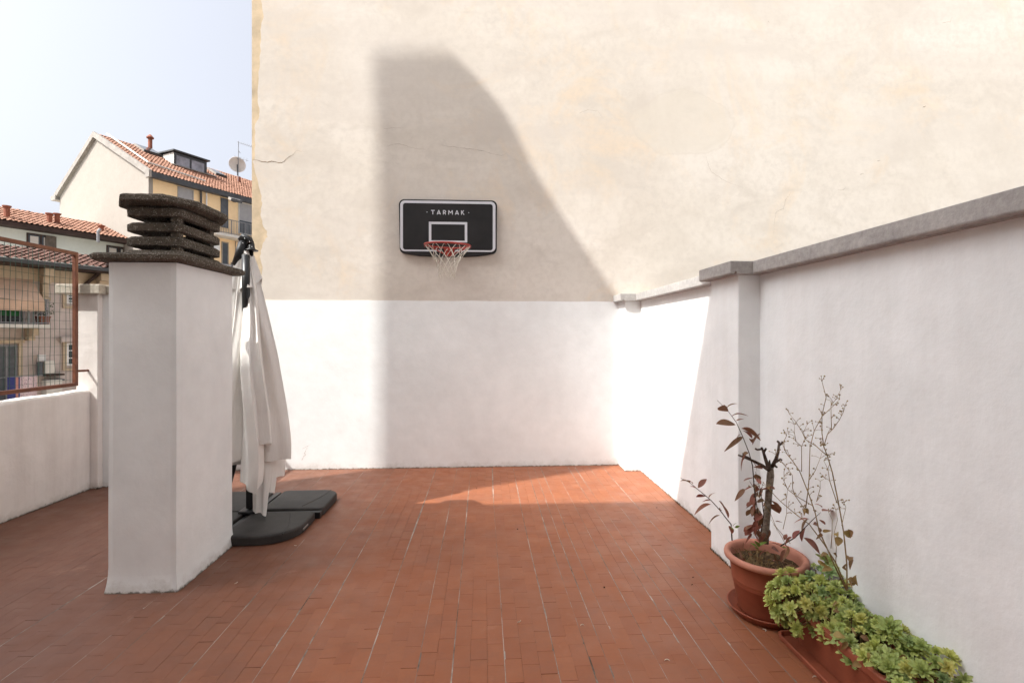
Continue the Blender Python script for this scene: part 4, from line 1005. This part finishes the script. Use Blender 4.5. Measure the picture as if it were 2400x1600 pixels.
# dormer
P = rp(407, 387); dw, dh = 2.35, .95
dm = MB(); Hn = N_
dm.obox(P-N_*2.2-Z*.2, U*dw, N_*2.2, Z*(dh+.2)); dmo = dm.build('dormer', M_PALE, yh)
MB().obox(P+N_*.003-Z*.05, U*dw, N_*.06, Z*(dh+.05)).build('window', M_GREY, dmo)
for k in (0, 1): MB().obox(P+U*(.14+k*(dw-.2)/2)+N_*.066+Z*.08, U*((dw-.5)/2), N_*.02, Z*(dh-.28)).build('pane', simple('dormer_glass', (.30, .29, .32), .15, .5, .3, 1.2), dmo)
MB().obox(P-U*.15-N_*2.6+Z*(dh+.02)+Z*.12, U*(dw+.3), N_*2.85-Z*.10, Z*.10).build('roof', M_GREY, dmo)
MB().obox(P-U*.2+N_*.02+RN*.04-SL*.15, U*(dw+.9), SL*.22, RN*.06).build('flashing', M_ZINC, dmo)
# aerial and dish
an = thing('rooftop_aerial', Hy.W(8, -gm, zr_), 'thin television aerial mast on the orange roof ridge', 'aerial')
dA = 40.0
pA = lambda px, py: at(px, py, dA)
MB().tube([pA(558, 425), pA(559, 331)], .028, 6).build('mast', M_IRON, an)
b = MB(); b.tube([pA(556, 333), pA(590, 344)], .022, 5); b.tube([pA(547, 368), pA(582, 377)], .018, 5)
for t in range(6): q = 566+t*4.5; b.tube([pA(q-1.5, 331+ (q-556)*.32+4), pA(q+1.5, 333+(q-556)*.32-3)], .012, 4)
for t in range(5): q = 550+t*7; b.tube([pA(q-1, 372+(q-550)*.26), pA(q+1, 364+(q-550)*.26)], .012, 4)
b.tube([pA(558, 352), pA(563, 359)], .03, 5); b.build('cross_arms', M_IRON, an)
ds = thing('satellite_dish', pA(556, 405), 'round pale satellite dish on the orange roof', 'satellite dish')
c0 = pA(556, 386); nn = (CAM-c0).normalized() + Vector((.15, 0, .25)); q = nn.to_track_quat('Z', 'Y').to_matrix().to_4x4()
b = MB(); b.lathe([(0, -.12), (.3, -.085), (.5, -.02), (.60, .05), (.62, .05), (.60, .03), (.3, -.12), (0, -.15)], (0, 0, 0), 28); b.v = [tuple(Matrix.Translation(c0) @ q @ Vector(v)) for v in b.v]; b.build('reflector', M_DISH, ds, smooth=True)
MB().tube([c0, pA(557, 402), pA(557, 412)], .05, 6).build('mount', M_GREY, ds); MB().tube([c0-Z*.3, c0+nn.normalized()*.5], .02, 5).build('feed_arm', M_GREY, ds)

# ---- pale green house with brown eaves
Hg = House(0, 520, 27.0)
gh = thing('pale_green_house', Hg.W(0, 0, -12.9), 'pale green house with brown eaves and low orange roof', 'building')
zg = Hg.f(150, 548)[1]; aR = Hg.f(312, 560)[0]
hb_(Hg, 'wall', M_GREEN, gh, -9, aR+3, -7, 0, -12.9, zg-.02)
hb_(Hg, 'gutter', M_BROWN, gh, -9, aR+3, .02, .78, zg-.12, zg+.12)
tile_roof(Hg, 'roof_slope', gh, -9, aR+3, .80, zg+.15, -3.0, zg+1.55, .22, .36)
hb_(Hg, 'ridge_wall', M_BROWN, gh, -9, aR+3, -3.3, -3.02, zg-.5, zg+1.45)
for p, q in (((62, 545), (128, 590)), ((249, 574), (305, 612))):
    A, B = Hg.f(*p), Hg.f(*q); zz = A[1]; wn_ = window(Hg, gh, A[0], B[0], zz-1.45, zz, frame=M_BROWN, sash=1)
    for s in (0, 1):
        m_ = A[0]+(B[0]-A[0])*(.08+.48*s); hb_(Hg, 'curtain', M_PALE, wn_, m_+.05, m_+(B[0]-A[0])*.33, .021, .026, zz-1.0, zz-.15)
    hb_(Hg, 'shutter', simple('grey_brown_shutter', (.13, .11, .09), .7, .2, .2, 5), wn_, B[0]-.45, B[0]+.05, .052, .10, zz-1.4, zz-.02)
    bx = MB(); rg = random.Random(int(p[0]))
    for i in range(80):
        c_ = Hg.W(rg.uniform(A[0]+.05, B[0]-.1), .22, zz-.98); d = Vector((rg.uniform(-.4, .4), rg.uniform(-.3, .3), rg.uniform(.2, 1)))*.42
        s_ = Vector((.02, .01, 0)); bx.add([c_-s_, c_+s_, c_+d], [(0, 1, 2)])
    bx.build('window_plants', M_PLANT, wn_); hb_(Hg, 'planter_box', M_BROWN, wn_, A[0], B[0]-.1, .10, .30, zz-1.25, zz-1.0)
for px, py, hh in ((16, 497, .8), (116, 513, .8), (134, 521, 1.0), (238, 540, .8)):
    P = at(px, py+8, 27+px*.02); o = MB().tube([P-Z*.5, P+Z*(hh-.35)], .13, 10).build('flue', M_DRED, gh)
    MB().lathe([(0, .10), (.2, .06), (.2, 0), (.13, -.05), (0, -.05)], P+Z*(hh-.32), 12).build('flue_cap', M_DRED, o)
P = at(230, 538, 27.6); MB().tube([P-Z*.7, P-Z*.1, P+U*.1+Z*.05], .07, 8).build('steel_flue', M_IRON, gh)

# ---- beige house with balcony and awning
Hb = House(0, 640, 19.0)
bh = thing('beige_balcony_house', Hb.W(0, 0, -12.9), 'grey beige house with balcony awning and corbelled eaves behind the mesh', 'building')
F_ = Hb.f
zr2 = F_(120, 638)[1]; aE = F_(330, 690)[0]+1.0
hb_(Hb, 'wall', M_BEIGE, bh, -8, aE, -6, 0, -12.9, zr2+.2)
hb_(Hb, 'eaves_soffit', M_BROWN, bh, -8, aE+.3, .01, .90, zr2+.10, zr2+.24)
hb_(Hb, 'frieze', M_TRIM, bh, -8, aE, .01, .10, zr2-.42, zr2+.09)
hb_(Hb, 'gutter', M_GREY, bh, -8, aE+.3, .86, 1.02, zr2+.16, zr2+.30)
tile_roof(Hb, 'roof_slope', bh, -8, aE+.3, 1.0, zr2+.30, -2.0, zr2+1.15, .24, .36, simple('shade_brown_roof_tiles', (.105, .055, .042), .9, .15, .35, 5))  # tiles coloured darker to paint in the shade lying on this roof
for px, py in ((100, 640), (230, 655)):
    a = F_(px, py)[0]; b = MB(); Hb.box(b, a-.16, a+.16, .11, .62, zr2-.22, zr2+.095); Hb.box(b, a-.13, a+.13, .11, .42, zr2-.50, zr2-.225); Hb.box(b, a-.10, a+.10, .011, .28, zr2-1.05, zr2-.505); Hb.box(b, a-.15, a+.15, .011, .33, zr2-1.20, zr2-1.055); b.build('corbel', M_TRIM, bh, bevel=.02)
P = F_(196, 662); MB().tube([Hb.W(P[0], .12, P[1]-5), Hb.W(P[0], .12, P[1]-.1), Hb.W(P[0]+.45, .55, P[1]+.55), Hb.W(P[0]+.5, .9, P[1]+.8)], .08, 8).build('downpipe', M_BROWN, bh)
# awning
A = F_(0, 645); B = F_(74, 650); aw0 = -2.2
def awp(a, t): return Hb.W(a, .05+1.05*t, B[1]-.05-1.05*t*(1-.12*t))
b = MB(); b.grid(lambda u, v: awp(aw0+(B[0]-aw0)*u, v)+Z*(-.03*math.sin(u*9)*v), 14, 8)
b.grid(lambda u, v: awp(aw0+(B[0]-aw0)*u, 1.0)-Z*(.42*v)+N_*(.02*math.sin(u*22)*v), 30, 2)
b.add([awp(B[0], 0), awp(B[0], .5), awp(B[0], 1), Hb.W(B[0], .05, B[1]-.5)], [(0, 1, 2, 3)])
aw = b.build('awning', M_AWN, bh)
# balcony
zb_ = F_(60, 768, 1.0)[1]; aB = F_(119, 768, 1.0)[0]
hb_(Hb, 'balcony_slab', M_PALE, bh, -3, aB, .0, 1.0, zb_, zb_+.14, .01)
b = MB(); Hb.box(b, aB-.45, aB-.25, .01, .75, zb_-.30, zb_-.002); Hb.box(b, aB-.45, aB-.25, .01, .42, zb_-.50, zb_-.305); b.build('balcony_bracket', M_TRIM, bh, bevel=.02)
rr_ = railing(Hb, bh, -3, aB-.04, .94, zb_+.14, zb_+1.12, .13); 
b = MB()
for q in range(7): Hb.box(b, aB-.05, aB-.03, .1+q*.13, .12+q*.13, zb_+.14, zb_+1.1)
Hb.box(b, aB-.06, aB-.02, .05, .93, zb_+1.1, zb_+1.13); b.build('railing', M_IRON, bh)
dz0 = zb_+.14
window(Hb, bh, -1.5, F_(52, 700)[0], dz0, dz0+2.2, frame=M_SLAT, pane=M_GLASS, sash=1, sill=False)
hb_(Hb, 'cloth_screen', M_DGREEN, bh, -1.2, F_(22, 735)[0], .88, .90, zb_+.45, zb_+1.0)
for px, r_, m_ in ((100, .16, M_DRED), (106, .18, M_DRED), (96, .12, M_DRED)):
    a = F_(px, 765, .7)[0]; z_ = zb_+.14; o = MB().lathe([(0, 0), (r_*.7, 0), (r_, .28), (r_*1.08, .28), (r_*1.08, .33), (r_*.9, .33), (0, .30)], Hb.W(a, .55+.1*(px % 3), z_), 14).build('balcony_pot', m_, bh)
    bx = MB(); rg = random.Random(px)
    for i in range(90):
        c_ = Hb.W(a+rg.gauss(0, .16), .6+rg.gauss(0, .1), z_+.35+abs(rg.gauss(0, .22))); d = Vector((rg.uniform(-1, 1), rg.uniform(-1, 1), rg.uniform(-.3, 1)))*.09; s_ = Vector((rg.uniform(-1, 1), rg.uniform(-1, 1), 0))*.03
        bx.add([c_-s_, c_+s_, c_+d], [(0, 1, 2)])
    bx.build('foliage', M_PLANT, o)
# lower french window, cabinet, boiler, small windows
A = F_(-12, 808); B = F_(40, 880); fw = window(Hb, bh, A[0], B[0], B[1]-1.2, A[1], frame=M_IRON, pane=M_SLAT, sash=1, sill=False)
hb_(Hb, 'lintel', M_TRIM, fw, A[0]-.15, B[0]+.18, .01, .16, A[1]+.06, A[1]+.18); hb_(Hb, 'jamb', M_TRIM, fw, B[0]+.02, B[0]+.14, .012, .09, B[1]-1.2, A[1]+.055)
A = F_(78, 848); B = F_(94, 876); MB().tube([Hb.W((A[0]+B[0])/2, .25, B[1]-.05), Hb.W((A[0]+B[0])/2, .25, A[1])], (B[0]-A[0])*.42, 12).build('water_heater', M_SLAT, bh)
A = F_(96, 845); B = F_(119, 874); hb_(Hb, 'wall_cabinet', M_PALE, bh, A[0], B[0], .02, .35, B[1], A[1], .02)
A = F_(86, 831); hb_(Hb, 'vent_box', M_WHITE, bh, A[0], A[0]+.22, .02, .2, A[1]-.26, A[1])
A = F_(96, 890); hb_(Hb, 'white_cupboard', M_PALE, bh, A[0], A[0]+.52, .02, .45, A[1]-1.6, A[1], .02)
A = F_(97, 874); hb_(Hb, 'shelf', M_BROWN, bh, A[0], A[0]+.62, .02, .35, A[1]-.12, A[1]-.05); hb_(Hb, 'shelf', M_SLAT, bh, A[0], A[0]+.62, .02, .35, A[1]-.34, A[1]-.27)
A = F_(137, 789); B = F_(166, 801); hb_(Hb, 'roller_housing', M_BEIGE, bh, A[0], B[0]+.3, .01, .24, B[1], A[1], .02)
for p, q in (((155, 804), (172, 856)), ((155, 688), (172, 712))):
    A, B = F_(*p), F_(*q); w_ = window(Hb, bh, A[0], B[0]+.2, B[1], A[1], frame=M_WHITE, sash=0, sill=False)
    for k in (1, 2): zz = B[1]+(A[1]-B[1])*k/3; hb_(Hb, 'glazing_bar', M_WHITE, w_, A[0]+.07, B[0]+.13, .021, .03, zz-.02, zz+.02)
    b = MB(); Hb.box(b, A[0]-.13, A[0]-.005, .01, .07, B[1]-.10, A[1]+.10); Hb.box(b, A[0]-.13, B[0]+.35, .011, .09, B[1]-.20, B[1]-.101); b.build('surround', M_TRIM, w_)
# towel on the rail below
tw = thing('hanging_towel', Hb.W(F_(52, 900)[0], .9, F_(52, 930)[1]), 'pink and blue striped towel hanging behind the mesh railing', 'towel')
def M_towel():
    m = Mat('striped_towel', .95, .1); gco = m.obj(); x = m.math('ADD', m.math('MULTIPLY', m.sep(gco)[0], U.x), m.math('MULTIPLY', m.sep(gco)[1], U.y))
    c = m.ramp(m.math('ADD', m.math('MULTIPLY', x, .90), .5), [(.0, (.05, .055, .17)), (.055, (.09, .09, .19)), (.06, (.46, .22, .19)), (.125, (.46, .22, .19)), (.13, (.09, .09, .19)), (.17, (.58, .46, .47)), (.81, (.58, .46, .47)), (.82, (.46, .22, .19)), (.89, (.46, .22, .19)), (.90, (.05, .055, .17)), (1.0, (.05, .055, .17))])
    for e in c.node.color_ramp.elements: pass
    c.node.color_ramp.interpolation = 'CONSTANT'
    mk = m.math('MULTIPLY', m.ramp(m.noise(26, 3), [(.58, 0.0), (.62, .8)]), m.ramp(m.math('ABSOLUTE', x), [(.33, 1.0), (.36, 0.0)])); m.color(m.mix(mk, c, (.20, .10, .16))); return m.m
A = F_(17, 884, .9); B = F_(86, 884, .9); zt_ = A[1]
b = MB(); b.grid(lambda u, v: Hb.W(A[0]+(B[0]-A[0])*u, .9+.03*math.sin(u*13), zt_-1.3*v), 24, 8)
two = b.build('towel_cloth', M_towel(), tw)
MB().tube([Hb.W(A[0]-1.5, .88, zt_), Hb.W(B[0]+.2, .88, zt_)], .02, 6).build('rod', M_IRON, tw)
